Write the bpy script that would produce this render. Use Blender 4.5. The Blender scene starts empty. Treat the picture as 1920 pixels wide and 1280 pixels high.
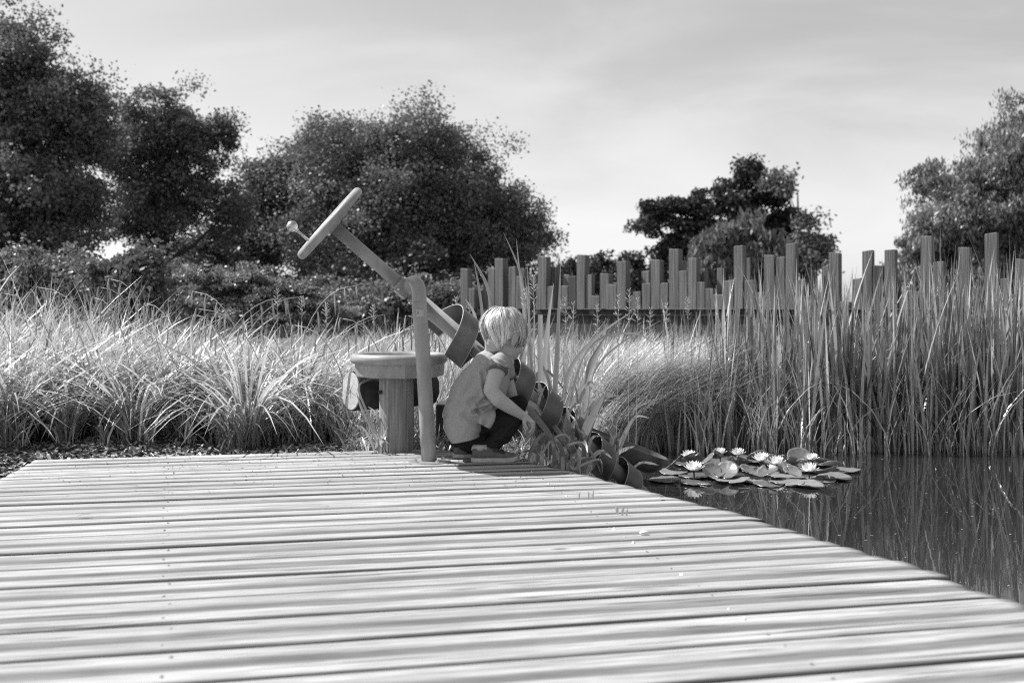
import bpy, bmesh, math, random
import numpy as np
from mathutils import Vector, Matrix
R = math.radians
rng = np.random.default_rng(7)
random.seed(7)
sc = bpy.context.scene
col = sc.collection

# ------------------------------------------------------------------ camera
F_PX, HOR, CAM_H = 1867.0, 578.0, 0.62
cd = bpy.data.cameras.new('camera'); cam = bpy.data.objects.new('camera', cd); col.objects.link(cam)
cam.location = (0, 0, CAM_H); cam.rotation_euler = (R(90), 0, 0)
cd.sensor_width = 36; cd.lens = 35.0; cd.shift_y = -62 / 1920
cd.clip_start = .05; cd.clip_end = 3000
cd.dof.use_dof = True; cd.dof.focus_distance = 4.05; cd.dof.aperture_fstop = 3.4; cd.dof.aperture_blades = 9
sc.camera = cam

# ------------------------------------------------------------------ sky and sun
SUN_AZ = Vector((-.83, .23, 0)).normalized(); SUN_EL = R(50.6)
sun_dir = Vector((SUN_AZ.x * math.cos(SUN_EL), SUN_AZ.y * math.cos(SUN_EL), math.sin(SUN_EL)))
w = bpy.data.worlds.new('World'); sc.world = w; w.use_nodes = True
nt = w.node_tree; nt.nodes.clear(); N = nt.nodes.new; L = nt.links.new
out = N('ShaderNodeOutputWorld'); bg = N('ShaderNodeBackground'); bg.inputs['Strength'].default_value = .118
sky = N('ShaderNodeTexSky'); sky.sky_type = 'NISHITA'; sky.sun_disc = False
sky.sun_elevation = SUN_EL; sky.sun_rotation = math.atan2(SUN_AZ.x, SUN_AZ.y)
sky.air_density = 1.0; sky.dust_density = 1.2; sky.ozone_density = 1.0
bw = N('ShaderNodeRGBToBW'); L(sky.outputs[0], bw.inputs[0])
tc = N('ShaderNodeTexCoord'); mp = N('ShaderNodeMapping'); mp.inputs['Scale'].default_value = (2.2, 1.2, 7.5); mp.inputs['Rotation'].default_value = (0, R(-14), R(8))
L(tc.outputs['Generated'], mp.inputs[0])
nz = N('ShaderNodeTexNoise'); nz.inputs['Scale'].default_value = 1.15; nz.inputs['Detail'].default_value = 6; nz.inputs['Roughness'].default_value = .52; nz.inputs['Distortion'].default_value = .7
L(mp.outputs[0], nz.inputs[0])
mr = N('ShaderNodeMapRange'); mr.inputs[1].default_value = .36; mr.inputs[2].default_value = .72; mr.inputs[3].default_value = 0; mr.inputs[4].default_value = 1
mr.interpolation_type = 'SMOOTHSTEP'
L(nz.outputs[0], mr.inputs[0])
# thin white cloud: a bright veil mixed over the sky value
mx = N('ShaderNodeMix'); mx.data_type = 'FLOAT'
ml = N('ShaderNodeMath'); ml.operation = 'MULTIPLY'; ml.inputs[1].default_value = .28
L(mr.outputs[0], ml.inputs[0]); L(ml.outputs[0], mx.inputs[0]); L(bw.outputs[0], mx.inputs[2]); mx.inputs[3].default_value = 6.6
L(mx.outputs[0], bg.inputs['Color']); L(bg.outputs[0], out.inputs[0])
sd = bpy.data.lights.new('sun', 'SUN'); sd.energy = 5.0; sd.angle = R(.5); sd.color = (1, 1, 1)
so = bpy.data.objects.new('sun', sd); col.objects.link(so)
so.rotation_euler = sun_dir.to_track_quat('Z', 'Y').to_euler()
sc.view_settings.view_transform = 'Standard'; sc.view_settings.look = 'None'
sc.view_settings.exposure = 0.62; sc.view_settings.gamma = 1.0; sc.view_settings.use_curve_mapping = False
sc.render.engine = 'CYCLES'
sc.cycles.max_bounces = 8; sc.cycles.transmission_bounces = 6; sc.cycles.transparent_max_bounces = 6
sc.cycles.use_denoising = False; sc.cycles.filter_width = 1.15

# ------------------------------------------------------------------ helpers
def P(x, y, D):
    return Vector(((x - 960) / F_PX * D, D, CAM_H - (y - HOR) / F_PX * D))

def tag(o, label=None, cat=None, group=None, kind=None):
    if label: o['label'] = label
    if cat: o['category'] = cat
    if group: o['group'] = group
    if kind: o['kind'] = kind
    return o

def empty(name, loc=(0, 0, 0), label=None, cat=None, group=None, kind=None):
    o = bpy.data.objects.new(name, None); col.objects.link(o); o.location = loc; o.empty_display_size = .1
    return tag(o, label, cat, group, kind)

def mesh_obj(name, verts, faces, mat=None, parent=None, smooth=False, tint=None, origin=None):
    v = np.asarray(verts, dtype=np.float32).reshape(-1, 3)
    if parent is not None:
        base = Vector((0, 0, 0)); p = parent
        while p is not None: base = base + Vector(p.location); p = p.parent
        v = v - np.array(base, dtype=np.float32)
        loc = (0, 0, 0)
    elif origin is not None:
        v = v - np.array(origin, dtype=np.float32); loc = origin
    else: loc = (0, 0, 0)
    me = bpy.data.meshes.new(name)
    if isinstance(faces, np.ndarray):
        n, k = faces.shape
        me.vertices.add(len(v)); me.vertices.foreach_set('co', v.ravel())
        me.loops.add(n * k); me.loops.foreach_set('vertex_index', faces.astype(np.int32).ravel())
        me.polygons.add(n); me.polygons.foreach_set('loop_start', np.arange(0, n * k, k, dtype=np.int32))
        me.polygons.foreach_set('loop_total', np.full(n, k, dtype=np.int32))
        me.update(calc_edges=True)
    else:
        me.from_pydata([tuple(map(float, q)) for q in v], [], faces); me.update()
    if smooth: me.polygons.foreach_set('use_smooth', np.ones(len(me.polygons), dtype=bool))
    if tint is not None:
        a = me.attributes.new('tint', 'FLOAT', 'POINT'); a.data.foreach_set('value', np.asarray(tint, dtype=np.float32))
    if mat: me.materials.append(mat)
    o = bpy.data.objects.new(name, me); col.objects.link(o); o.location = loc
    if parent is not None: o.parent = parent
    return o

class MB:
    def __init__(s): s.v = []; s.f = []
    def add(s, v, f):
        b = len(s.v); s.v += [tuple(q) for q in v]; s.f += [tuple(i + b for i in q) for q in f]
    def box(s, c, size, rot=None):
        hx, hy, hz = size[0] / 2, size[1] / 2, size[2] / 2
        vs = [Vector((x, y, z)) for x in (-hx, hx) for y in (-hy, hy) for z in (-hz, hz)]
        if rot is not None: vs = [rot @ q for q in vs]
        s.add([q + Vector(c) for q in vs], [(0, 1, 3, 2), (4, 6, 7, 5), (0, 4, 5, 1), (2, 3, 7, 6), (0, 2, 6, 4), (1, 5, 7, 3)])
    def tube(s, pts, rad, n=12, closed=False, cap=True):
        pts = [Vector(p) for p in pts]; m = len(pts)
        if not hasattr(rad, '__len__'): rad = [rad] * m
        ring = []; prev = None
        for i, p in enumerate(pts):
            if closed: t = pts[(i + 1) % m] - pts[i - 1]
            else: t = pts[min(i + 1, m - 1)] - pts[max(i - 1, 0)]
            t.normalize()
            if prev is None:
                a = Vector((0, 0, 1)) if abs(t.z) < .9 else Vector((1, 0, 0))
                u = t.cross(a).normalized()
            else: u = (prev - t * prev.dot(t)).normalized()
            prev = u; vv = t.cross(u)
            ring.append([p + (u * math.cos(2 * math.pi * k / n) + vv * math.sin(2 * math.pi * k / n)) * rad[i] for k in range(n)])
        v = [q for r in ring for q in r]; f = []
        for i in range(m if closed else m - 1):
            j = (i + 1) % m
            for k in range(n):
                f.append((i * n + k, i * n + (k + 1) % n, j * n + (k + 1) % n, j * n + k))
        if not closed and cap:
            f.append(tuple(range(n))[::-1]); f.append(tuple((m - 1) * n + k for k in range(n)))
        s.add(v, f)
    def ball(s, c, r, rot=None, nu=16, nv=10):
        if not hasattr(r, '__len__'): r = (r, r, r)
        v = []; f = []
        for j in range(nv + 1):
            th = math.pi * j / nv
            for i in range(nu):
                ph = 2 * math.pi * i / nu
                q = Vector((r[0] * math.sin(th) * math.cos(ph), r[1] * math.sin(th) * math.sin(ph), r[2] * math.cos(th)))
                if rot is not None: q = rot @ q
                v.append(q + Vector(c))
        for j in range(nv):
            for i in range(nu):
                a, b, c2, d = j * nu + i, j * nu + (i + 1) % nu, (j + 1) * nu + (i + 1) % nu, (j + 1) * nu + i
                f.append((a, d, c2, b))
        s.add(v, f)
    def capsule(s, a, b, ra, rb, n=14):
        a, b = Vector(a), Vector(b)
        s.ball(a, ra, nu=n, nv=8); s.ball(b, rb, nu=n, nv=8); s.tube([a, b], [ra, rb], n)
    def chain(s, pts, n=14):
        for (a, ra), (b, rb) in zip(pts[:-1], pts[1:]): s.capsule(a, b, ra, rb, n)
    def loft(s, rings, cap=True):
        n = len(rings[0]); v = [q for r in rings for q in r]; f = []
        for i in range(len(rings) - 1):
            for k in range(n):
                f.append((i * n + k, i * n + (k + 1) % n, (i + 1) * n + (k + 1) % n, (i + 1) * n + k))
        if cap:
            f.append(tuple(range(n))[::-1]); f.append(tuple((len(rings) - 1) * n + k for k in range(n)))
        s.add(v, f)
    def build(s, name, mat=None, parent=None, smooth=True, origin=None):
        return mesh_obj(name, s.v, s.f, mat, parent, smooth, origin=origin)

def remesh(mb, name, mat, parent, voxel=.004, smooth=6, sf=.5, disp=None):
    tmp = mb.build(name + '_tmp', None, None)
    bm = bmesh.new(); bm.from_mesh(tmp.data); bmesh.ops.recalc_face_normals(bm, faces=bm.faces); bm.to_mesh(tmp.data); bm.free()
    m = tmp.modifiers.new('r', 'REMESH'); m.mode = 'VOXEL'; m.voxel_size = voxel
    if smooth:
        m2 = tmp.modifiers.new('s', 'SMOOTH'); m2.factor = sf; m2.iterations = smooth
    dg = bpy.context.evaluated_depsgraph_get(); dg.update()
    me = bpy.data.meshes.new_from_object(tmp.evaluated_get(dg))
    old = tmp.data; bpy.data.objects.remove(tmp); bpy.data.meshes.remove(old)
    if disp is not None:
        n = len(me.vertices); co = np.empty(n * 3, dtype=np.float32); me.vertices.foreach_get('co', co); co = co.reshape(-1, 3)
        no = np.empty(n * 3, dtype=np.float32); me.vertex_normals.foreach_get('vector', no); no = no.reshape(-1, 3)
        co = co + no * disp(co)[:, None].astype(np.float32); me.vertices.foreach_set('co', co.ravel())
    base = Vector((0, 0, 0)); p = parent
    while p is not None: base = base + Vector(p.location); p = p.parent
    me.transform(Matrix.Translation(-base))
    me.polygons.foreach_set('use_smooth', np.ones(len(me.polygons), dtype=bool)); me.update()
    me.materials.clear(); me.materials.append(mat)
    o = bpy.data.objects.new(name, me); me.name = name; col.objects.link(o)
    if parent is not None: o.parent = parent
    return o

# ------------------------------------------------------------------ materials
def new_mat(name):
    m = bpy.data.materials.new(name); m.use_nodes = True; m.node_tree.nodes.clear(); return m, m.node_tree
def grey(v): return (v, v, v, 1)
def mat_basic(name, lo, hi, rough=.6, scale=20, bump=0, bscale=None, metal=0, stretch=(1, 1, 1), detail=5, spec=.5, coord='Object'):
    m, t = new_mat(name); N = t.nodes.new; L = t.links.new
    o = N('ShaderNodeOutputMaterial'); b = N('ShaderNodeBsdfPrincipled'); L(b.outputs[0], o.inputs[0])
    b.inputs['Roughness'].default_value = rough; b.inputs['Metallic'].default_value = metal; b.inputs['Specular IOR Level'].default_value = spec
    tc = N('ShaderNodeTexCoord'); mp = N('ShaderNodeMapping'); mp.inputs['Scale'].default_value = stretch; L(tc.outputs[coord], mp.inputs[0])
    nz = N('ShaderNodeTexNoise'); nz.inputs['Scale'].default_value = scale; nz.inputs['Detail'].default_value = detail; L(mp.outputs[0], nz.inputs[0])
    mr = N('ShaderNodeMapRange'); mr.inputs[1].default_value = .3; mr.inputs[2].default_value = .7; mr.inputs[3].default_value = lo; mr.inputs[4].default_value = hi
    L(nz.outputs[0], mr.inputs[0]); L(mr.outputs[0], b.inputs['Base Color'])
    if bump:
        n2 = N('ShaderNodeTexNoise'); n2.inputs['Scale'].default_value = bscale or scale; n2.inputs['Detail'].default_value = 6; L(mp.outputs[0], n2.inputs[0])
        bp = N('ShaderNodeBump'); bp.inputs['Strength'].default_value = bump; bp.inputs['Distance'].default_value = .01; L(n2.outputs[0], bp.inputs['Height']); L(bp.outputs[0], b.inputs['Normal'])
    return m
def mat_leaf(name, lo, hi, trans=.45, gloss=.12, rough=.35, patch=None):
    m, t = new_mat(name); N = t.nodes.new; L = t.links.new
    o = N('ShaderNodeOutputMaterial'); at = N('ShaderNodeAttribute'); at.attribute_name = 'tint'
    mr = N('ShaderNodeMapRange'); mr.inputs[3].default_value = lo; mr.inputs[4].default_value = hi; L(at.outputs['Fac'], mr.inputs[0])
    src = mr.outputs[0]
    if patch:
        g = N('ShaderNodeNewGeometry'); nz = N('ShaderNodeTexNoise'); nz.inputs['Scale'].default_value = patch; nz.inputs['Detail'].default_value = 3; L(g.outputs['Position'], nz.inputs[0])
        m2 = N('ShaderNodeMapRange'); m2.inputs[1].default_value = .35; m2.inputs[2].default_value = .65; m2.inputs[3].default_value = .6; m2.inputs[4].default_value = 1.25; L(nz.outputs[0], m2.inputs[0])
        mm = N('ShaderNodeMath'); mm.operation = 'MULTIPLY'; L(src, mm.inputs[0]); L(m2.outputs[0], mm.inputs[1]); src = mm.outputs[0]
    d = N('ShaderNodeBsdfDiffuse'); tr = N('ShaderNodeBsdfTranslucent'); gl = N('ShaderNodeBsdfGlossy'); gl.inputs['Roughness'].default_value = rough
    gl.inputs['Color'].default_value = grey(.8)
    L(src, d.inputs[0]); L(src, tr.inputs[0])
    a = N('ShaderNodeMixShader'); a.inputs[0].default_value = trans; L(d.outputs[0], a.inputs[1]); L(tr.outputs[0], a.inputs[2])
    b = N('ShaderNodeMixShader'); b.inputs[0].default_value = gloss; L(a.outputs[0], b.inputs[1]); L(gl.outputs[0], b.inputs[2]); L(b.outputs[0], o.inputs[0])
    return m

M = {}
M['paint'] = mat_basic('painted_metal', .22, .34, .36, 22, .06, 90, stretch=(1, 1, .35), detail=9)
M['paint_dark'] = mat_basic('painted_metal_dark', .07, .14, .42, 20, .1, 60, detail=9)
M['steel'] = mat_basic('steel', .5, .6, .28, 14, .04, 60, metal=1)
M['edge_glint'] = mat_basic('bright_edge_glint', .3, .5, .45, 30)  # pale colour that paints a glint on the flight edges
M['wood_post'] = mat_basic('weathered_post', .15, .36, .8, 70, .6, 110, stretch=(1, 1, .05))
M['fence_wood'] = mat_basic('fence_wood', .05, .20, .8, 26, .5, 60, stretch=(3, 3, .07))
M['fence_dark'] = mat_basic('fence_dark', .035, .06, .8, 9, .3, 30, stretch=(3, 3, .12))
M['wall_dark'] = mat_basic('wall_boards', .03, .06, .8, 5, .3, 30, stretch=(4, 4, .2))
M['rail'] = mat_basic('rail_paint', .012, .028, .85, 5, .3, 30, stretch=(4, 4, .2))
M['bark'] = mat_basic('bark', .03, .07, .9, 8, .6, 20, stretch=(1, 1, .3))
M['log_bark'] = mat_basic('log_bark', .02, .05, .9, 20, .8, 40)
M['log_end'] = mat_basic('log_end', .35, .5, .8, 18, .3, 50)
M['chips'] = mat_leaf('wood_chip', .07, .5, .02, .03)
M['grass'] = mat_leaf('meadow_leaf', .16, .80, .38, .14, .35, 1.3)
M['fine_grass'] = mat_leaf('fine_grass_leaf', .20, .70, .38, .10, .4, 1.5)
M['reed'] = mat_leaf('reed_leaf', .04, .66, .22, .16, .28)
M['iris'] = mat_leaf('iris_leaf', .16, .52, .42, .14, .3)
M['pad'] = mat_leaf('lily_pad', .12, .30, .28, .16, .28)
M['petal'] = mat_leaf('petal', .8, .9, .4, .02)
M['leaf'] = mat_leaf('tree_leaf', .09, .26, .34, .05, .45)
M['leaf_mid'] = mat_leaf('willow_leaf', .12, .32, .36, .06, .45)
M['leaf_pale'] = mat_leaf('pale_leaf', .10, .20, .35, .04, .45)
M['needle_hedge_shade'] = mat_leaf('needle_hedge_shade', .03, .07, .15, .04, .4)  # conifers, and the hedge with tree shade put into its colour
M['bush'] = mat_leaf('bush_leaf', .12, .32, .3, .06, .4)
M['skin'] = mat_basic('skin', .37, .42, .5, 30, .06, 220)
M['shirt'] = mat_basic('shirt_knit', .27, .34, .9, 160, .16, 260, spec=.15)
M['shirt_trim'] = mat_basic('shirt_trim', .09, .13, .9, 200, .2, 260, spec=.15)
M['denim'] = mat_basic('denim', .012, .026, .85, 120, .35, 150, spec=.2)
M['shoe'] = mat_basic('shoe_suede', .10, .15, .9, 60, .2, 160, spec=.2)
M['shoe_dark'] = mat_basic('shoe_dark', .02, .04, .8, 60, .2, 160)
M['rubber'] = mat_basic('sole_rubber', .34, .48, .7, 40, .1, 100)
M['hair'] = mat_leaf('hair', .06, .92, .08, .16, .36)
M['scalp'] = mat_basic('under_hair', .10, .16, .8, 60)
M['eye'] = mat_basic('eye', .02, .03, .1, 3)
M['sticker'] = mat_basic('sticker', .38, .42, .5, 3)

# deck boards: weathered wood, a darker band along each board's groove, fine grain
def mat_deck():
    m, t = new_mat('deck_board'); N = t.nodes.new; L = t.links.new
    o = N('ShaderNodeOutputMaterial'); b = N('ShaderNodeBsdfPrincipled'); L(b.outputs[0], o.inputs[0])
    b.inputs['Roughness'].default_value = .75; b.inputs['Specular IOR Level'].default_value = .3
    tc = N('ShaderNodeTexCoord'); oi = N('ShaderNodeObjectInfo')
    off = N('ShaderNodeMath'); off.operation = 'MULTIPLY'; off.inputs[1].default_value = 37; L(oi.outputs['Random'], off.inputs[0])
    cx = N('ShaderNodeCombineXYZ'); L(off.outputs[0], cx.inputs[0]); L(off.outputs[0], cx.inputs[2])
    ad = N('ShaderNodeVectorMath'); L(tc.outputs['Object'], ad.inputs[0]); L(cx.outputs[0], ad.inputs[1])
    def noise(stretch, scale, detail=5, dist=0):
        mp = N('ShaderNodeMapping'); mp.inputs['Scale'].default_value = stretch; L(ad.outputs[0], mp.inputs[0])
        n = N('ShaderNodeTexNoise'); n.inputs['Scale'].default_value = scale; n.inputs['Detail'].default_value = detail; n.inputs['Distortion'].default_value = dist; L(mp.outputs[0], n.inputs[0]); return n.outputs[0]
    def rng_(s, a, b_, c, d):
        r = N('ShaderNodeMapRange'); r.inputs[1].default_value = a; r.inputs[2].default_value = b_; r.inputs[3].default_value = c; r.inputs[4].default_value = d; L(s, r.inputs[0]); return r.outputs[0]
    def mul(a, b_):
        q = N('ShaderNodeMath'); q.operation = 'MULTIPLY'; L(a, q.inputs[0])
        if isinstance(b_, float): q.inputs[1].default_value = b_
        else: L(b_, q.inputs[1])
        return q.outputs[0]
    grain = noise((1.2, 30, 30), 2.2, 8, .15); fine = noise((6, 80, 80), 2.0, 6); blot = noise((1.2, 4, 4), 1.7, 5)
    sx = N('ShaderNodeSeparateXYZ'); L(tc.outputs['Object'], sx.inputs[0])
    wob = rng_(noise((1.2, .01, .01), 1.0, 2), .3, .7, -.008, .008)
    yy = N('ShaderNodeMath'); yy.operation = 'ADD'; L(sx.outputs[1], yy.inputs[0]); L(wob, yy.inputs[1])
    ab = N('ShaderNodeMath'); ab.operation = 'ABSOLUTE'; L(yy.outputs[0], ab.inputs[0])
    band = rng_(ab.outputs[0], .015, .027, 1, 0)
    bandm = mul(band, rng_(blot, .25, .55, .6, 1.0))
    col_ = rng_(grain, .34, .66, .27, .46)
    col_ = mul(col_, rng_(fine, .3, .7, .78, 1.14))
    col_ = mul(col_, rng_(blot, .3, .7, .86, 1.07))
    col_ = mul(col_, rng_(bandm, 0, 1, 1, .42))
    ab2 = N('ShaderNodeMath'); ab2.operation = 'ABSOLUTE'; L(sx.outputs[1], ab2.inputs[0])
    edge = rng_(ab2.outputs[0], .0695, .0770, 1, .12)  # shade of the gaps painted into the board-edge colour
    crk = noise((1.1, 42, 42), 2.0, 4, .5); col_ = mul(col_, rng_(crk, .63, .655, 1, .40))
    vo = N('ShaderNodeTexVoronoi'); vo.inputs['Scale'].default_value = 2.6; mv = N('ShaderNodeMapping'); mv.inputs['Scale'].default_value = (1, 2.6, 2.6); L(ad.outputs[0], mv.inputs[0]); L(mv.outputs[0], vo.inputs['Vector'])
    col_ = mul(col_, rng_(vo.outputs['Distance'], .03, .075, .42, 1))
    col_ = mul(col_, edge)
    col_ = mul(col_, rng_(oi.outputs['Random'], 0, 1, .88, 1.06))
    L(col_, b.inputs['Base Color'])
    bp = N('ShaderNodeBump'); bp.inputs['Strength'].default_value = .6; bp.inputs['Distance'].default_value = .005
    s2 = N('ShaderNodeMath'); s2.operation = 'ADD'; L(grain, s2.inputs[0]); L(mul(fine, .5), s2.inputs[1]); L(s2.outputs[0], bp.inputs['Height']); L(bp.outputs[0], b.inputs['Normal'])
    return m
M['deck'] = mat_deck()
def mat_water():
    m, t = new_mat('pond_water'); N = t.nodes.new; L = t.links.new
    o = N('ShaderNodeOutputMaterial'); b = N('ShaderNodeBsdfPrincipled'); L(b.outputs[0], o.inputs[0])
    b.inputs['Base Color'].default_value = grey(.018); b.inputs['Roughness'].default_value = .0; b.inputs['IOR'].default_value = 1.5; b.inputs['Specular IOR Level'].default_value = .9
    tc = N('ShaderNodeTexCoord'); mp = N('ShaderNodeMapping'); mp.inputs['Scale'].default_value = (1, 1.6, 1); mp.inputs['Rotation'].default_value = (0, 0, R(15)); L(tc.outputs['Object'], mp.inputs[0])
    n1 = N('ShaderNodeTexNoise'); n1.inputs['Scale'].default_value = 9; n1.inputs['Detail'].default_value = 2; L(mp.outputs[0], n1.inputs[0])
    n2 = N('ShaderNodeTexNoise'); n2.inputs['Scale'].default_value = 1.2; n2.inputs['Detail'].default_value = 1; L(mp.outputs[0], n2.inputs[0])
    mm = N('ShaderNodeMath'); mm.operation = 'MULTIPLY'; L(n1.outputs[0], mm.inputs[0]); L(n2.outputs[0], mm.inputs[1])
    bp = N('ShaderNodeBump'); bp.inputs['Strength'].default_value = .08; bp.inputs['Distance'].default_value = .006; L(mm.outputs[0], bp.inputs['Height']); L(bp.outputs[0], b.inputs['Normal'])
    return m
M['water'] = mat_water()
M['soil'] = mat_basic('soil', .04, .12, .95, 6, .8, 25, detail=8)

# ------------------------------------------------------------------ ground, water
WATER_Z = -.20
def pond_mask(x, y):
    """1 inside the pond, 0 on land"""
    shore = 5.78 + .10 * np.sin(x * 2.1) + .05 * np.sin(x * 5.3 + 1)
    shore = np.where(x < 1.0, shore - .5 * (1.0 - x), shore)
    a = np.clip((shore - y) / .25 + .5, 0, 1)
    left = np.where(y > 4.0, .12 + .10 * (y - 4.0), .12)
    b = np.clip((x - left) / .2 + .5, 0, 1)
    return a * b
def ground_z(x, y):
    m = pond_mask(x, y)
    z = -.055 + .015 * np.sin(x * 1.7 + y * .9) + .01 * np.sin(x * 4.1 - y * 3.3)
    z = z - .06 * np.clip(y - 12, 0, 60) / 60
    return z * (1 - m) + (-.65) * m
gx = np.unique(np.concatenate([np.linspace(-900, -12, 12), np.linspace(-12, -3, 26), np.linspace(-3, 6, 130), np.linspace(6, 12, 14), np.linspace(12, 900, 12)]))
gy = np.unique(np.concatenate([np.linspace(-300, -3, 7), np.linspace(-3, 3, 30), np.linspace(3, 8, 90), np.linspace(8, 30, 30), np.linspace(30, 1200, 14)]))
GX, GY = np.meshgrid(gx, gy); GZ = ground_z(GX, GY)
idx = np.arange(GX.size).reshape(GX.shape)
fc = np.stack([idx[:-1, :-1], idx[:-1, 1:], idx[1:, 1:], idx[1:, :-1]], -1).reshape(-1, 4)
tag(mesh_obj('ground', np.stack([GX, GY, GZ], -1), fc, M['soil'], smooth=True), 'dark soil bank and mulch ground around the pond', kind='structure')
wx = np.linspace(-.3, 9, 2); wy = np.linspace(-4, 6.6, 2)
tag(mesh_obj('water', [(-.15, -6, WATER_Z), (12, -6, WATER_Z), (12, 6.8, WATER_Z), (-.15, 6.8, WATER_Z)], [(0, 1, 2, 3)], M['water']), 'still dark pond water reflecting the reeds', kind='structure')

# ------------------------------------------------------------------ deck
ang = R(11.6)
U = np.array([math.cos(ang), math.sin(ang)]); V = np.array([-math.sin(ang), math.cos(ang)])
A0 = np.array([-1.954, 4.076])                         # far left corner
right_edge = [(-.55, 4.60), (-.02, 4.17), (.148, 3.96), (.283, 3.76), (.465, 3.40), (.640, 3.10), (.813, 2.81), (.965, 2.45), (1.088, 2.116), (1.20, 1.6), (1.28, 1.0), (1.34, .2), (1.36, -2)]
def right_x(y):
    ys = [p[1] for p in right_edge][::-1]; xs = [p[0] for p in right_edge][::-1]
    return np.interp(y, ys, xs)
deck = empty('deck', (0, 0, 0), 'weathered pale grey timber boardwalk beside the pond', None, kind='structure')
vcur = 0.0; pi = 0
while vcur > -5.6:
    gap = random.choice([.005, .006, .007, .008, .011]); wd = .1600 + random.uniform(-.003, .003)
    vc = vcur - wd / 2
    c0 = A0 + V * vc
    # right end where the board's centre line meets the edge
    us = np.linspace(0, 5, 900); pts = c0[None] + us[:, None] * U[None]
    inside = pts[:, 0] < right_x(pts[:, 1])
    u1 = us[inside][-1] if inside.any() else 0
    u1e = []
    for sgn in (-1, 1):
        p2 = pts + V[None] * sgn * wd / 2
        ins = p2[:, 0] < right_x(p2[:, 1]); u1e.append(us[ins][-1] if ins.any() else 0)
    prof = []
    hw = wd / 2
    for s in np.linspace(-1, 1, 25):
        a = abs(s); z = 0
        if a > .90: z -= .007 * ((a - .90) / .10) ** 2
        z -= .0045 * math.exp(-((s - .03) / .24) ** 2)
        prof.append((s * hw, z))
    nl = 60; zj = random.uniform(-.0018, .0012); yaw = random.uniform(-.0015, .0015)
    verts = []; ph = random.uniform(0, 9)
    jit = random.uniform(-.018, .014)
    for i in range(nl + 1):
        for (sv, sz) in prof:
            e = u1e[0] + (u1e[1] - u1e[0]) * (sv + hw) / wd + jit
            uu = -.0 + (e) * i / nl
            uu = uu if i else random.uniform(-.0, .004)
            droop = -.004 * (i == nl)
            wob = .0012 * math.sin(uu * 2.1 + ph) + .0008 * math.sin(uu * 6.3 + ph * 2)
            verts.append((uu, sv * (1 + 0) + wob + yaw * uu, sz + zj + droop + .0012 * math.sin(uu * 1.3 + ph)))
    np_ = len(prof); top = len(verts)
    for i in range(nl + 1):
        a = verts[i * np_]; b = verts[i * np_ + np_ - 1]
        verts.append((a[0], a[1], -.03)); verts.append((b[0], b[1], -.03))
    faces = []
    for i in range(nl):
        for k in range(np_ - 1):
            a = i * np_ + k; faces.append((a, a + np_, a + np_ + 1, a + 1))
        faces.append((i * np_, top + 2 * i, top + 2 * i + 2, (i + 1) * np_))
        b = i * np_ + np_ - 1
        faces.append((b, b + np_, top + 2 * i + 3, top + 2 * i + 1))
    faces.append(tuple([top] + [k for k in range(np_)] + [top + 1]))
    faces.append(tuple([top + 2 * nl + 1] + [nl * np_ + k for k in range(np_)][::-1] + [top + 2 * nl]))
    me = bpy.data.meshes.new('plank'); me.from_pydata(verts, [], faces); me.materials.append(M['deck']); me.update()
    me.polygons.foreach_set('use_smooth', np.array([len(p.vertices) == 4 for p in me.polygons]))
    pk = bpy.data.objects.new('plank', me); col.objects.link(pk); pk.parent = deck
    pk.location = (c0[0], c0[1], 0); pk.rotation_euler = (0, 0, ang)
    # screw heads along the hidden joists
    sm = MB()
    yD = c0[1]
    for (xa, ya, xb, yb) in ((-1.353, 4.03, -.572, 1.725), (.02, 3.9, .52, 1.6)):
        t = (yD + .25 - ya) / (yb - ya); xs_ = xa + (xb - xa) * t
        uu = (xs_ - c0[0]) / U[0]
        if .05 < uu < u1 - .03:
            for sg in (-.62, .62):
                sm.tube([(uu + random.uniform(-.004, .004), sg * hw, zj - .003), (uu, sg * hw, zj + .0012)], [.0042, .0036], 8)
    if sm.v:
        me = bpy.data.meshes.new('screw'); me.from_pydata(sm.v, [], sm.f); me.materials.append(M['steel'])
        so_ = bpy.data.objects.new('screw', me); col.objects.link(so_); so_.parent = pk
    vcur -= wd + gap; pi += 1
jb = MB()
for (xa, ya, xb, yb) in ((-1.353, 4.03, -.572, 1.725), (.02, 3.9, .52, 1.6), (-.7, 4.1, 0, 1.6)):
    rot = Matrix.Rotation(math.atan2(yb - ya, xb - xa), 3, 'Z')
    jb.box(((xa + xb) / 2, (ya + yb) / 2, -.10), (2.5, .05, .12), rot)
ed = [Vector((x - .05, y - .02, -.10)) for x, y in right_edge[1:]]
for a, b in zip(ed[:-1], ed[1:]):
    d = b - a; jb.box((a + b) / 2, (d.length - .004, .03, .13), Matrix.Rotation(math.atan2(d.y, d.x), 3, 'Z'))
jb.build('joist', M['bark'], deck, smooth=False)

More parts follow.
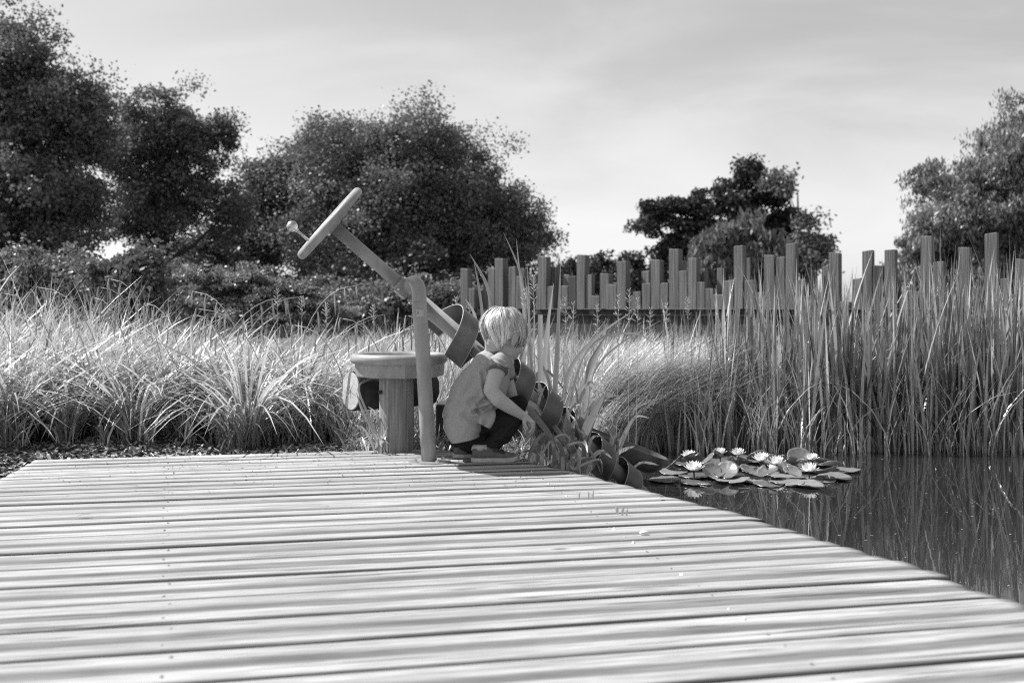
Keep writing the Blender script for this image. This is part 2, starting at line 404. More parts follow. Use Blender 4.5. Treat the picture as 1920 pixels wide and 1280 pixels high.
# ------------------------------------------------------------------ foliage generators
def blade_mesh(base, h, az, lean, droop, wid, K=5, twist=None, prof='blade', tint=None, jitter=.0):
    """base (n,3); returns verts, faces, tint"""
    n = len(base); t = np.linspace(0, 1, K + 1)
    d = np.stack([np.cos(az), np.sin(az), np.zeros(n)], -1)
    if twist is None: twist = rng.uniform(-.9, .9, n)
    pa = az + np.pi / 2 + twist
    pd = np.stack([np.cos(pa), np.sin(pa), np.zeros(n)], -1)
    tt = t[None, :, None]
    up = (tt - droop[:, None, None] * tt ** 3) * h[:, None, None]
    pos = base[:, None, :] + d[:, None, :] * (lean[:, None, None] * h[:, None, None] * (tt ** 1.8)) + np.array([0, 0, 1.])[None, None, :] * up
    if prof == 'blade': wp = np.minimum(1, .45 + 2.2 * t) * np.sqrt(np.clip(1 - t ** 2.2, 0, 1))
    else: wp = np.clip(1 - t ** 3, 0, 1)
    wp[-1] = .03
    side = pd[:, None, :] * (wid[:, None, None] * .5 * wp[None, :, None])
    v = np.stack([pos - side, pos + side], 2).reshape(-1, 3)     # n,(K+1),2
    base_i = (np.arange(n) * (K + 1) * 2)[:, None] + (np.arange(K) * 2)[None, :]
    f = np.stack([base_i, base_i + 1, base_i + 3, base_i + 2], -1).reshape(-1, 4)
    if tint is None: tint = rng.uniform(0, 1, n)
    return v, f, np.repeat(tint, (K + 1) * 2)
class NB:
    def __init__(s): s.v = []; s.f = []; s.t = []; s.n = 0
    def add(s, v, f, t):
        s.v.append(v); s.f.append(f + s.n); s.t.append(t); s.n += len(v)
    def build(s, name, mat, parent=None, origin=None, smooth=False):
        return mesh_obj(name, np.concatenate(s.v), np.concatenate(s.f), mat, parent, smooth, np.concatenate(s.t), origin)
def U_(a, b, n): return rng.uniform(a, b, n)

def strip(pts, wids, nrm=(0, -1, 0), fold=.0, tint=.5, sub=4):
    """one hand-placed blade through the given 3-D points"""
    pts = [Vector(p) for p in pts]; out = []; ws = []
    m = len(pts)
    for i in range(m - 1):
        p0 = pts[max(i - 1, 0)]; p1 = pts[i]; p2 = pts[i + 1]; p3 = pts[min(i + 2, m - 1)]
        for k in range(sub):
            t = k / sub
            out.append(.5 * ((2 * p1) + (p2 - p0) * t + (2 * p0 - 5 * p1 + 4 * p2 - p3) * t * t + (3 * p1 - p0 - 3 * p2 + p3) * t ** 3))
            ws.append(wids[i] + (wids[i + 1] - wids[i]) * t)
    out.append(pts[-1]); ws.append(wids[-1])
    v = []; nv = Vector(nrm)
    for i, p in enumerate(out):
        t = (out[min(i + 1, len(out) - 1)] - out[max(i - 1, 0)]).normalized()
        s = t.cross(nv).normalized() * ws[i] * .5; c = nv * fold * ws[i]
        v += [p - s, p + c, p + s]
    f = []
    for i in range(len(out) - 1):
        a = i * 3; f += [(a, a + 1, a + 4, a + 3), (a + 1, a + 2, a + 5, a + 4)]
    return np.array([tuple(q) for q in v]), np.array(f), np.full(len(v), tint)

# ------------------------------------------------------------------ meadow grass on the left
def in_view(x, y, m=.25):
    return np.abs(x) < y * .5143 + m
def scatter(n, x0, x1, y0, y1, cond=None):
    x = rng.uniform(x0, x1, n); y = rng.uniform(y0, y1, n)
    k = in_view(x, y)
    if cond is not None: k &= cond(x, y)
    x, y = x[k], y[k]
    return np.stack([x, y, ground_z(x, y) - .01], -1)
def far_edge(x):      # far edge of the deck, left part
    return 4.076 + (x + 1.954) * math.tan(ang)
def front(x):         # where the meadow grass starts
    px = x / 4.7 * F_PX + 960
    s = far_edge(np.minimum(x, -.6)) + np.where(x < -1.35, .58, .46) + .09 * np.sin(x * 5.1) + .05 * np.sin(x * 11)
    return np.where(x > -.5, 4.95, s)
def clumpy(n, x0, x1, y0, y1, per, sig, cond=None):
    c = scatter(n // per, x0, x1, y0, y1, cond); b = np.repeat(c, per, 0)
    b[:, :2] += rng.normal(0, sig, (len(b), 2)); ids = np.repeat(np.arange(len(c)), per)
    off = b[:, :2] - c[ids][:, :2]
    b[:, 2] = ground_z(b[:, 0], b[:, 1]) - .01
    return b, off, ids
nb = NB()
# broad leaved arching grass, near left
b, off, ids = clumpy(21000, -5.5, -.9, 4.5, 9.0, 34, .05, lambda x, y: (y > front(x) + np.where(x < -1.35, .62, .12)) & ((np.sin(x * 6.1 + 1.3 * np.sin(y * 3)) + np.sin(y * 7.3 + x * 2.2) > -.75)))
n = len(b); az = np.arctan2(off[:, 1], off[:, 0]) + rng.normal(0, .5, n)
xr = b[:, 0] / b[:, 1]
hmul = (1 + .10 * (xr < -.40)) * np.interp(xr, [-.52, -.38, -.31, -.2, -.1, 0], [.64, .60, .47, .42, .46, .46])
h = 1.12 * hmul * U_(.50, 1.18, n) * (1 + .16 * np.sin(b[:, 0] * 3.7 + b[:, 1] * 1.3) + .10 * np.sin(b[:, 0] * 8.3 - b[:, 1] * 3)) * (.86 + .05 * (b[:, 1] - 4.5)) * np.repeat(rng.uniform(.86, 1.10, ids.max() + 1), 34)[:n]
v_, f_, t_ = blade_mesh(b, h, az, U_(.2, 1.0, n), U_(.15, .80, n), U_(.008, .020, n), 7, tint=rng.uniform(0, 1, n)); nb.add(v_, f_, t_)
# separate arching tussocks along the front, dark hollows between them
tc_ = []
for x0_ in np.arange(-3.1, -1.2, .235):
    for row_ in range(3):
        xx_ = x0_ + rng.uniform(-.08, .08) + .12 * (row_ % 2); yy_ = float(front(np.array(xx_))) + .16 + .24 * row_ + rng.uniform(-.06, .06)
        if abs(xx_) < yy_ * .5143 + .25 and rng.uniform() > .10: tc_.append((xx_, yy_, row_))
for (xx_, yy_, row_) in tc_:
    n = int(rng.integers(150, 230)); az = U_(0, 6.28, n); rr_ = np.abs(rng.normal(0, .035, n))
    b = np.stack([xx_ + rr_ * np.cos(az), yy_ + rr_ * np.sin(az), np.full(n, float(ground_z(np.array(xx_), np.array(yy_))) - .01)], -1)
    hh_ = rng.uniform(.46, .66) + .04 * row_
    v_, f_, t_ = blade_mesh(b, hh_ * U_(.55, 1.2, n), az + rng.normal(0, .35, n), U_(.25, 1.15, n), U_(.1, .85, n), U_(.007, .019, n), 8, tint=U_(0, 1, n)); nb.add(v_, f_, t_)
# short blades at the front, leaning out
b = scatter(9000, -3.2, -.25, 4.3, 5.4, lambda x, y: (y > front(x) + .02) & (y < front(x) + .42) & ((x > -1.45) | (np.sin(x * 31 + y * 17) > .75))); n = len(b)
v_, f_, t_ = blade_mesh(b, U_(.10, .38, n), U_(0, 6.28, n), U_(.2, .9, n), U_(.1, .6, n), U_(.004, .011, n), 5, tint=rng.uniform(0, .8, n)); nb.add(v_, f_, t_)
# upright thin stems with dry tips
b = scatter(3600, -5, -.4, 4.8, 9, lambda x, y: y > front(x) + .25); n = len(b)
xr = b[:, 0] / b[:, 1]; hm = np.interp(xr, [-.52, -.38, -.31, -.2, -.1, 0], [.84, .76, .58, .54, .56, .56])
v_, f_, t_ = blade_mesh(b, hm * U_(.75, 1.25, n), U_(0, 6.28, n), U_(.02, .6, n), U_(0, .45, n), U_(.003, .008, n), 6, prof='stem', tint=rng.uniform(.4, 1, n)); nb.add(v_, f_, t_)
tag(nb.build('meadow_grass', M['grass']), 'tall sunlit meadow grass behind the deck on the left', kind='stuff')
nb = NB()
# fine grass in the middle, behind table and child, up to the fence
b, off, ids = clumpy(38000, -1.6, 4.2, 4.75, 9.8, 40, .06, lambda x, y: (pond_mask(x, y) < .1) & (y > front(x)) & (x / y > -.2)); n = len(b)
az = np.arctan2(off[:, 1], off[:, 0]) + rng.normal(0, .5, n)
hm = np.interp(b[:, 1], [4.7, 6, 9.5], [.30, .37, .45]); hm = hm * np.interp(b[:, 0] / b[:, 1], [-.2, -.08, .02, .1], [1.12, 1.08, .95, .98])
v_, f_, t_ = blade_mesh(b, hm * U_(.7, 1.15, n), az, U_(.1, .6, n), U_(.0, .35, n), U_(.0035, .008, n), 5, tint=U_(0, 1, n) * np.interp(b[:, 0], [.8, 1.6], [1, .15])); nb.add(v_, f_, t_)
b = scatter(2400, -1.2, 2.8, 5.4, 9.2, lambda x, y: (pond_mask(x, y) < .1)); n = len(b)
v_, f_, t_ = blade_mesh(b, U_(.42, .66, n), U_(0, 6.28, n), U_(.05, .5, n), U_(0, .3, n), U_(.003, .007, n), 6, tint=U_(.2, 1, n)); nb.add(v_, f_, t_)
tag(nb.build('fine_grass', M['fine_grass']), 'fine pale tussock grass between the table and the fence', kind='stuff')
# the leaning sheaf of grass on the pond bank
nb = NB()
b = scatter(15000, .40, 1.12, 4.95, 6.4, lambda x, y: (pond_mask(x, y) < .55)); b[:, 2] = np.maximum(b[:, 2], WATER_Z); n = len(b)
v_, f_, t_ = blade_mesh(b, U_(.32, .60, n), rng.normal(.15, .6, n), U_(.35, 1.1, n), U_(.05, .45, n), U_(.0018, .0042, n), 6, tint=U_(.3, 1, n)); nb.add(v_, f_, t_)
b = scatter(1600, .40, 1.1, 4.95, 5.6, lambda x, y: (pond_mask(x, y) < .6)); b[:, 2] = np.maximum(b[:, 2], WATER_Z); n = len(b)
v_, f_, t_ = blade_mesh(b, U_(.3, .5, n), rng.normal(2.9, .5, n), U_(.3, .9, n), U_(.1, .5, n), U_(.003, .007, n), 6, tint=U_(.2, 1, n)); nb.add(v_, f_, t_)
tag(nb.build('bank_grass', M['fine_grass']), 'sheaf of leaning fine grass on the pond bank behind the irises', kind='stuff')
# mulch
nb = NB()
c = scatter(21000, -3.4, .1, 4.0, 5.9, lambda x, y: (y > far_edge(x) + .012) | (x < -2.0)); 
c = np.concatenate([c, scatter(1500, -2.6, -1.85, 3.2, 4.3, lambda x, y: x < -1.9 - (y - 3.65) * .2 - .02)])
n = len(c); c[:, 2] += .012 + U_(0, .02, n)
a = U_(0, 6.28, n); til = rng.normal(0, .35, (n, 2)); ln = U_(.006, .024, n); wdt = U_(.003, .010, n)
dx = np.stack([np.cos(a), np.sin(a), til[:, 0]], -1) * ln[:, None]; dy = np.stack([-np.sin(a), np.cos(a), til[:, 1]], -1) * wdt[:, None]
v_ = np.stack([c - dx - dy, c + dx - dy * .6, c + dx + dy, c - dx + dy * .7], 1).reshape(-1, 3)
tag(mesh_obj('wood_chips', v_, np.arange(4 * n).reshape(-1, 4), M['chips'], tint=np.repeat(U_(0, 1, n) ** 1.8, 4)), 'dry wood chip mulch along the far edge of the deck', kind='stuff')

# drooping sedge stalks standing above the meadow
def sedge(bx, by, h, lean, az, nsp):
    m = MB(); z0 = float(ground_z(np.array(bx), np.array(by)))
    d = Vector((math.cos(az), math.sin(az), 0)); pts = []
    for i in range(13):
        t = i / 12
        pts.append(Vector((bx, by, z0)) + d * (lean * h * t ** 2.6) + Vector((0, 0, 1)) * (h * (t - .20 * t ** 5)))
    m.tube(pts, [.0036 - .0016 * i / 12 for i in range(13)], 5)
    for k in range(nsp):
        t = 1 - .30 * k / max(nsp - 1, 1); q = t * 12; i = min(int(q), 11); p = pts[i].lerp(pts[i + 1], q - i)
        l = random.uniform(.06, .12); dd = d * .02
        m.tube([p, p + dd * .7 + Vector((0, 0, .004)), p + dd - Vector((0, 0, l * .4)), p + dd * 1.05 - Vector((0, 0, l))], [.0014, .0022, .0056, .0024], 6)
    return m
sedges = [(545, 5.1, 1.0), (470, 5.3, .95), (433, 5.6, .93), (395, 5.2, .9), (300, 5.4, 1.05), (285, 5.8, 1.0), (690, 4.9, .78), (735, 4.95, .80), (655, 5.0, .76), (505, 5.0, .85), (600, 5.2, .82), (120, 5.0, .95), (200, 5.3, 1.0), (860, 5.2, .82), (840, 5.3, .78), (770, 5.1, .80), (40, 5.2, .95), (250, 5.0, .9), (350, 5.0, .86), (440, 4.95, .8)]
for i, (px, D, h) in enumerate(sedges):
    x = (px - 960) / F_PX * D
    m = sedge(x, D, h * .98, random.uniform(.2, .45), random.uniform(-.4, .4) + (math.pi if random.random() < .6 else 0), random.randint(3, 5))
    o = m.build('drooping_sedge', M['sedge'] if 'sedge' in M else None, None, origin=(x, D, 0))
    if 'sedge' not in M:
        M['sedge'] = mat_basic('sedge_stalk', .30, .42, .7, 30); 
    o.data.materials.clear(); o.data.materials.append(M['sedge'])
    tag(o, 'arching sedge stalk with drooping seed spikes above the meadow grass', 'sedge', 'sedge stalks nodding above the meadow')

def panicle(px, ytop, D):
    x = (px - 960) / F_PX * D; z0 = float(ground_z(np.array(x), np.array(D))); top = P(px, ytop, D); m = MB(); l = random.uniform(-.05, .05)
    pts = [Vector((x - l, D, z0)).lerp(top, i / 8) + Vector((.03 * math.sin(i / 8 * 3), 0, 0)) * l * 8 for i in range(9)]
    m.tube(pts, [.0024 - .0014 * i / 8 for i in range(9)], 5)
    nk = random.randint(16, 34); sz_ = random.uniform(.6, 1.1)
    for k in range(nk):
        q = 1 - random.uniform(.14, .24) * k / 34 ; p = pts[0].lerp(top, q); a = k * 2.4; r = .004 + .014 * math.sin(math.pi * min(1, (k + 2) / 34)) 
        d = Vector((math.cos(a) * r, math.sin(a) * r, .012)); m.tube([p, p + d * .6, p + d * 1.5], [.0010 * sz_, .0026 * sz_, .0006], 4)
    o = m.build('seed_stem', M['sedge'], None, origin=(x, D, z0)); return tag(o, 'thin stem with an upright feathery seed head rising above the tall grass', 'stem', 'stems with upright seed heads')
for q_ in ((1160, 556, 5.3), (1180, 545, 5.4), (1196, 562, 5.3), (1120, 575, 5.4), (1001, 520, 4.7), (1075, 570, 5.0), (566, 560, 5.2), (612, 572, 5.0), (1290, 560, 6.2), (1060, 560, 5.2), (700, 575, 5.2), (520, 545, 5.4), (855, 560, 5.2), (880, 575, 5.1), (1220, 580, 5.8), (1250, 572, 5.9), (985, 545, 4.8)): panicle(*q_)

# ------------------------------------------------------------------ cattails
nr = 0
def cattail(x, y, h, k, spread, dark):
    nb = NB(); base = np.tile([[x, y, min(float(ground_z(np.array(x), np.array(y))), WATER_Z) - .02]], (k, 1)) + np.concatenate([rng.normal(0, .012, (k, 2)), np.zeros((k, 1))], 1)
    az = U_(0, 6.28, k)
    v_, f_, t_ = blade_mesh(base, h * U_(.62, 1.0, k), az, np.abs(rng.normal(0, spread, k)), U_(0, .06, k), U_(.011, .025, k), 8, twist=U_(-1.2, 1.2, k), prof='stem', tint=np.clip(U_(0, 1, k) ** 1.3 * dark, 0, 1)); nb.add(v_, f_, t_)
    return nb.build('cattail', M['reed'], None, origin=(x, y, WATER_Z))
for i in range(285):
    t = rng.uniform(0, 1)
    y = 5.68 + 1.15 * rng.uniform(0, 1) ** 1.5
    px = rng.uniform(1250, 1975) if i > 30 else rng.uniform(1550, 1960)
    x = (px - 960) / F_PX * y
    top = np.interp(px, [1270, 1340, 1400, 1480, 1600, 1700, 1800, 1930], [580, 510, 490, 470, 500, 490, 475, 450]) + rng.normal(0, 34)
    z = CAM_H - (top - HOR) / F_PX * y; h = max(.55, z + .22)
    o = cattail(x, y, h, int(rng.integers(4, 8)), .115, .9)
    side = 'left' if px < 1500 else ('middle' if px < 1710 else 'right')
    tag(o, {'left': 'green cattail in the thinner left end of the reed bed', 'middle': 'green cattail in the middle of the reed bed', 'right': 'green cattail in the dense right end of the reed bed'}[side], 'cattail', 'cattails in the %s of the reed bed' % side)
# broken, crossing dry reed litter
nb = NB()
b = scatter(2600, 1.0, 3.6, 5.5, 6.9); b[:, 2] = np.maximum(b[:, 2], WATER_Z) - .01; n = len(b)
v_, f_, t_ = blade_mesh(b, U_(.15, .62, n), U_(0, 6.28, n), U_(.1, .8, n), U_(.0, .3, n), U_(.004, .010, n), 4, tint=U_(0, 1, n)); nb.add(v_, f_, t_)
tag(nb.build('reed_litter', M['reed']), 'tangle of short and broken reed leaves between the cattails', kind='stuff')

# ------------------------------------------------------------------ fence
fence = empty('picket_fence', (2.0, 10.5, 0), 'wooden fence of square posts cut to uneven heights on a dark rail beyond the pond', 'fence')
FA = Vector(((862 - 960) / F_PX * 12.6, 12.6)); FBp = Vector(((1925 - 960) / F_PX * 8.7, 8.7))
fd = (FBp - FA).normalized(); fn = Vector((fd.y, -fd.x))   # fn points to the camera
if fn.y > 0: fn = -fn
fang = math.atan2(fd.y, fd.x)
def on_fence(px, off=0.0):
    a = FA + fn * off; k = (px - 960) / F_PX      # x = k*y
    # a.x + s*fd.x = k*(a.y + s*fd.y)
    s = (k * a.y - a.x) / (fd.x - k * fd.y); return a + fd * s
f6 = [(100,148,298,0),(150,190,430,0),(200,236,470,1),(240,278,440,1),(282,325,295,0),(328,384,230,0),(375,415,425,1),(420,466,285,0),(468,515,350,0),(490,520,295,1),(525,560,420,0),(553,598,345,1),(595,618,405,0),(614,670,217,0),(672,715,415,0),(685,730,285,1),(768,815,412,0),(778,824,338,1),(818,868,348,2),(872,928,205,0),(930,968,338,0),(970,1023,478,0),(1010,1028,458,1),(1027,1085,330,0),(1083,1138,403,0),(1100,1138,390,1),(1140,1203,250,0),(1215,1248,475,0),(1248,1298,450,0),(1302,1354,313,1),(1308,1363,395,0),(1368,1428,238,0),(1425,1480,392,0),(1488,1552,167,0),(1552,1608,312,0),(1556,1568,250,1),(1608,1670,228,0),(1670,1725,387,0),(1678,1724,300,1),(1728,1780,430,0),(1800,1838,295,1),(1782,1846,470,0)]
f7 = [(-2,52,350,0),(55,103,170,0),(108,155,350,0),(112,130,232,1),(155,195,412,0),(212,265,218,0),(272,318,228,0),(322,373,158,0),(377,422,345,0),(440,476,300,1),(425,478,430,0),(510,546,275,1),(548,602,206,0),(482,536,408,0),(604,656,460,0),(670,718,340,0),(722,774,195,0),(776,832,272,2),(836,892,190,0),(894,918,325,1),(920,962,440,0),(965,1012,405,0),(1026,1086,120,0),(1088,1145,253,0),(1160,1210,322,1),(1150,1216,430,0),(1222,1282,178,0),(1284,1332,392,0),(1358,1423,105,0),(1430,1480,340,0),(1484,1518,420,0),(1520,1580,240,0)]
posts = [(840 + a / 3.556, 840 + b_ / 3.556, 420 + c / 3.556, k) for a, b_, c, k in f6] + [(1360 + a / 2.782, 1360 + b_ / 2.782, 400 + c / 2.782, k) for a, b_, c, k in f7]
for (xa, xb, yt, k) in posts:
    off = -.13 if k == 1 else 0.0
    pa = on_fence(xa, off); pb = on_fence(xb, off); c = (pa + pb) / 2
    wdt = max((pb - pa).length * .95, .03); zt = CAM_H - (yt - HOR) / F_PX * c.y
    zb = CAM_H - .004
    m = MB(); bt = wdt * .055; dth = min(wdt, .10)
    rot = Matrix.Rotation(fang, 3, 'Z'); lean = random.uniform(-.006, .006); slp = random.uniform(-.006, .006)
    rings = []
    for (s, z) in ((1, zb), (1, zt - bt), (1 - .10, zt)):
        rings.append([rot @ Vector((sx * wdt / 2 * s, sy * dth / 2 * s, 0)) + Vector((c.x + lean * (z - zb), c.y, z + (slp * sx if s != 1 or z != zb else 0))) for sx, sy in ((-1, -1), (1, -1), (1, 1), (-1, 1))])
    m.loft(rings); m.build('post', M['fence_dark'] if k == 2 else M['fence_wood'], fence, smooth=False)
rot = Matrix.Rotation(fang, 3, 'Z'); mid = (FA + FBp) / 2; ln = (FBp - FA).length + .3
m = MB(); m.box((mid.x + fn.x * -.05, mid.y - fn.y * .05, CAM_H - .045), (ln, .16, .075), rot); m.build('rail', M['rail'], fence, smooth=False)
s = 0; 
mw = MB(); 
while s < ln - .1:
    wdt = .14; c = FA + fd * (s + wdt / 2) - fn * .02
    mw.box((c.x, c.y, .25), (wdt - .008, .04 + .01 * random.random(), .66), rot); s += wdt
mw.build('board_panel', M['wall_dark'], fence, smooth=False)

# ------------------------------------------------------------------ trees and bushes
def leaf_cloud(blobs, ncl, per, csize, lsize, shell=(.45, 1.0), stretch=1.0, hang=0, flat=1.0):
    """blobs: list of (centre, (rx,ry,rz)). clusters of small leaf faces through the crown"""
    vol = np.array([b[1][0] * b[1][2] for b in blobs]); pr = vol / vol.sum()
    def dirs(n):
        d = rng.normal(0, 1, (n, 3)); return d / np.linalg.norm(d, axis=1)[:, None]
    # boughs: rounded leaf masses spread over and through the crown
    nbo = max(8, ncl // 3)
    which = rng.choice(len(blobs), nbo, p=pr); d = dirs(nbo)
    r = rng.uniform(shell[0] ** 2, .90, nbo) ** .5
    C = np.array([b[0] for b in blobs])[which]; Rr = np.array([b[1] for b in blobs])[which]
    br = csize * rng.uniform(.35, 1.0, nbo); Rr = np.maximum(Rr - br[:, None] * .75, Rr * .3); bc = C + d * Rr * r[:, None]
    ntw = nbo * 2; far_ = rng.integers(0, nbo, ntw); bc = np.concatenate([bc, C[far_] + d[far_] * (Rr[far_] + br[far_][:, None]) * rng.uniform(.90, 1.12, ntw)[:, None] + rng.normal(0, .12, (ntw, 3)) * Rr[far_]]); br = np.concatenate([br, br[far_] * .6])
    nw = int(ncl * .88); w2 = np.concatenate([rng.integers(0, nbo, nw), rng.integers(nbo, nbo + ntw, ncl - nw)]); d2 = dirs(ncl); d2[:, 2] += .25
    cc = bc[w2] + d2 * (br[w2] * rng.uniform(.55, 1.05, ncl))[:, None] * np.array([1.05, 1.05, 1.0 * flat])
    sz = csize * .46 * rng.uniform(.6, 1.3, ncl) * np.where(w2 >= nbo, 1.7, 1.15)
    k = np.repeat(np.arange(ncl), per); n = len(k)
    g = np.clip(rng.normal(0, .5, (n, 3)), -.95, .95); g[:, 2] *= .7 * flat
    p = cc[k] + g * sz[k][:, None]
    a = rng.normal(0, 1, (n, 3)); a[:, 2] -= hang * 2; a /= np.linalg.norm(a, axis=1)[:, None]
    bb = rng.normal(0, 1, (n, 3)); bb -= (bb * a).sum(1)[:, None] * a; bb /= np.linalg.norm(bb, axis=1)[:, None]
    ls = lsize * rng.uniform(.6, 1.3, n)
    a = a * (ls * .5 * stretch)[:, None]; bb = bb * (ls * .34)[:, None]
    v = np.stack([p - a, p - bb, p + a, p + bb], 1).reshape(-1, 3)
    t = np.clip(rng.uniform(0, 1, nbo + ntw)[w2][k] * .5 + rng.uniform(0, .5, n), 0, 1)
    return v, np.arange(4 * n).reshape(-1, 4), np.repeat(t, 4), cc
def tree(name, label, D, pxblobs, ncl, per, csize, lsize, mat, cat='tree', trunk_px=None, trunk_r=.25, limbs=22, group=None, depth=1.0, dj=.0, **kw):
    blobs = []
    for (px, py, rx, ry) in pxblobs:
        c = P(px, py, D); sx = D / F_PX
        blobs.append(((c.x, c.y + rng.uniform(-1, 1) * dj, c.z), (rx * sx, max(rx, ry) * sx * .8 * depth, ry * sx)))
    gx_ = (trunk_px if trunk_px else pxblobs[0][0]); x0 = (gx_ - 960) / F_PX * D; z0 = float(ground_z(np.array(x0), np.array(D))) - .05
    root = empty(name, (x0, D, z0), label, cat, group)
    v, f, t, cc = leaf_cloud(blobs, ncl, per, csize, lsize, **kw)
    keep = v[:, 2].reshape(-1, 4).min(1) > z0 + .02
    f = f[keep]
    used = np.unique(f); remap = -np.ones(len(v), int); remap[used] = np.arange(len(used))
    mesh_obj('crown', v[used], remap[f], mat, root, tint=t[used])
    m = MB(); top = max(b[0][2] for b in blobs); hx = np.mean([b[0][0] for b in blobs])
    H = top - z0; tp = []
    for i in range(9):
        q = i / 8; tp.append(Vector((x0 + (hx - x0) * q * .6 + .02 * H * math.sin(q * 5), D + .02 * H * math.sin(q * 4 + 1), z0 + H * q)))
    m.tube(tp, [trunk_r * (1.25 - 1.1 * (i / 8) ** .8) if i else trunk_r * 1.5 for i in range(9)], 10)
    for i in rng.choice(len(cc), min(limbs, len(cc)), replace=False):
        e = Vector(cc[i]); q = min(max((e.z - z0) / H - .25, .12), .8); k = q * 8; j = int(k); s_ = tp[j].lerp(tp[min(j + 1, 8)], k - j)
        mid_ = s_.lerp(e, .5) + Vector((0, 0, -.06 * (e - s_).length)); r0 = trunk_r * (.5 - .35 * q)
        pts = [s_, s_.lerp(mid_, .5) + Vector((0, 0, .02)), mid_, mid_.lerp(e, .55), e]
        m.tube(pts, [r0, r0 * .8, r0 * .55, r0 * .35, r0 * .12], 6)
    m.build('trunk', M['bark'], root)
    return root
tree('broadleaf_tree', 'tallest dark tree, cut by the left edge of the photo', 27, [(15, 125, 70, 115), (70, 100, 40, 85), (50, 150, 80, 95), (120, 200, 80, 75), (105, 245, 95, 100), (30, 330, 130, 170), (110, 400, 110, 110), (-80, 220, 130, 200), (175, 225, 55, 70), (-40, 420, 120, 140)], 760, 200, .85, .10, M['leaf'], trunk_px=55, trunk_r=.38, limbs=50, shell=(.2, 1.0), dj=.6)
tree('broadleaf_tree', 'open dark tree with sky showing through its crown, right of the tallest tree', 31, [(290, 235, 75, 55), (240, 300, 60, 90), (350, 270, 70, 75), (405, 260, 35, 40), (390, 350, 60, 80), (300, 400, 100, 80), (290, 330, 90, 110), (425, 420, 40, 80), (215, 420, 50, 60)], 400, 170, .72, .10, M['leaf'], trunk_px=285, trunk_r=.26, limbs=24, shell=(.5, 1.0), dj=.6)
tree('broadleaf_tree', 'lower dark tree tucked left of the big round tree', 34, [(505, 330, 45, 50), (480, 400, 55, 80), (540, 420, 70, 100), (470, 470, 70, 70), (400, 470, 70, 45), (575, 300, 20, 40)], 330, 170, .85, .11, M['leaf'], trunk_px=500, trunk_r=.3, limbs=10, shell=(.2, 1.0), dj=.6)
tree('broadleaf_tree', 'big round dense tree behind the hand wheel', 33, [(765, 391, 215, 158.4), (770, 379, 190, 144.0), (690, 289, 105, 67.2), (600, 289, 50, 36.48), (800, 309, 95, 72.0), (730, 354, 160, 105.6), (880, 354, 70, 67.2), (930, 404, 70, 76.8), (985, 421, 45, 52.8), (650, 412, 105, 105.6), (820, 438, 150, 110), (960, 471, 70, 50), (1010, 475, 30, 22), (700, 500, 150, 70)], 1500, 190, .85, .10, M['leaf'], trunk_px=770, trunk_r=.45, limbs=60, shell=(.35, 1.0), dj=.8)
tree('pine_tree', 'flat-topped dark pine with tiered branches behind the fence', 46, [(1395, 335, 40, 20), (1375, 362, 48, 22), (1440, 358, 34, 24), (1395, 395, 70, 28), (1310, 388, 40, 18), (1240, 398, 36, 13), (1222, 432, 32, 10), (1300, 425, 50, 22), (1345, 440, 60, 30), (1420, 440, 75, 35), (1470, 420, 35, 25), (1480, 465, 40, 28), (1270, 462, 50, 20), (1300, 500, 90, 35), (1420, 500, 100, 40)], 620, 170, .9, .16, M['needle_hedge_shade'], trunk_px=1398, trunk_r=.3, limbs=60, shell=(.1, 1.0), depth=.7, stretch=1.3, flat=.7)
tree('broadleaf_tree', 'thin airy tree just right of the pine', 44, [(1500, 440, 35, 28), (1520, 470, 40, 34), (1460, 360, 14, 26), (1500, 500, 60, 40)], 110, 70, .8, .17, M['leaf'], trunk_px=1505, trunk_r=.16, limbs=24)
tree('weeping_shrub', 'pale rounded feathery shrub in front of the pine, behind the fence', 24, [(1375, 460, 45, 38), (1400, 490, 60, 50), (1350, 500, 45, 45)], 260, 110, .42, .13, M['leaf_pale'], 'shrub', trunk_px=1385, trunk_r=.1, limbs=12, hang=1, stretch=2.0)
tree('willow_tree', 'large wispy willow rising at the right edge of the photo', 25, [(1928, 251, 60, 60), (1878, 296, 55, 70), (1818, 346, 50, 60), (1788, 386, 55, 60), (1738, 426, 50, 40), (1718, 466, 50, 50), (1878, 416, 120, 110), (1988, 346, 90, 150), (1808, 486, 110, 70), (1768, 346, 22, 40), (1748, 536, 80, 45), (1888, 526, 120, 60)], 1000, 230, .50, .062, M['leaf_mid'], trunk_px=1860, trunk_r=.32, limbs=60, shell=(.15, 1.0), hang=1.2, stretch=2.2, dj=.5)
for (px, py, rx, ry, D, lab) in ((1075, 520, 45, 28, 50, 'low dark conifer clump seen over the fence left of its tallest central post'), (1130, 508, 30, 22, 52, 'low dark conifer right of the tallest central fence post'), (1178, 505, 42, 32, 50, 'dark conifer at the foot of the pine on its left'), (1215, 520, 40, 34, 49, 'dark bushy conifer directly below the left branches of the pine')):
    tree('conifer', lab, D, [(px, py, rx * .5, ry), (px, py + 20, rx, ry)], 90, 80, .8, .2, M['needle_hedge_shade'], 'tree', trunk_px=px, trunk_r=.15, limbs=6)
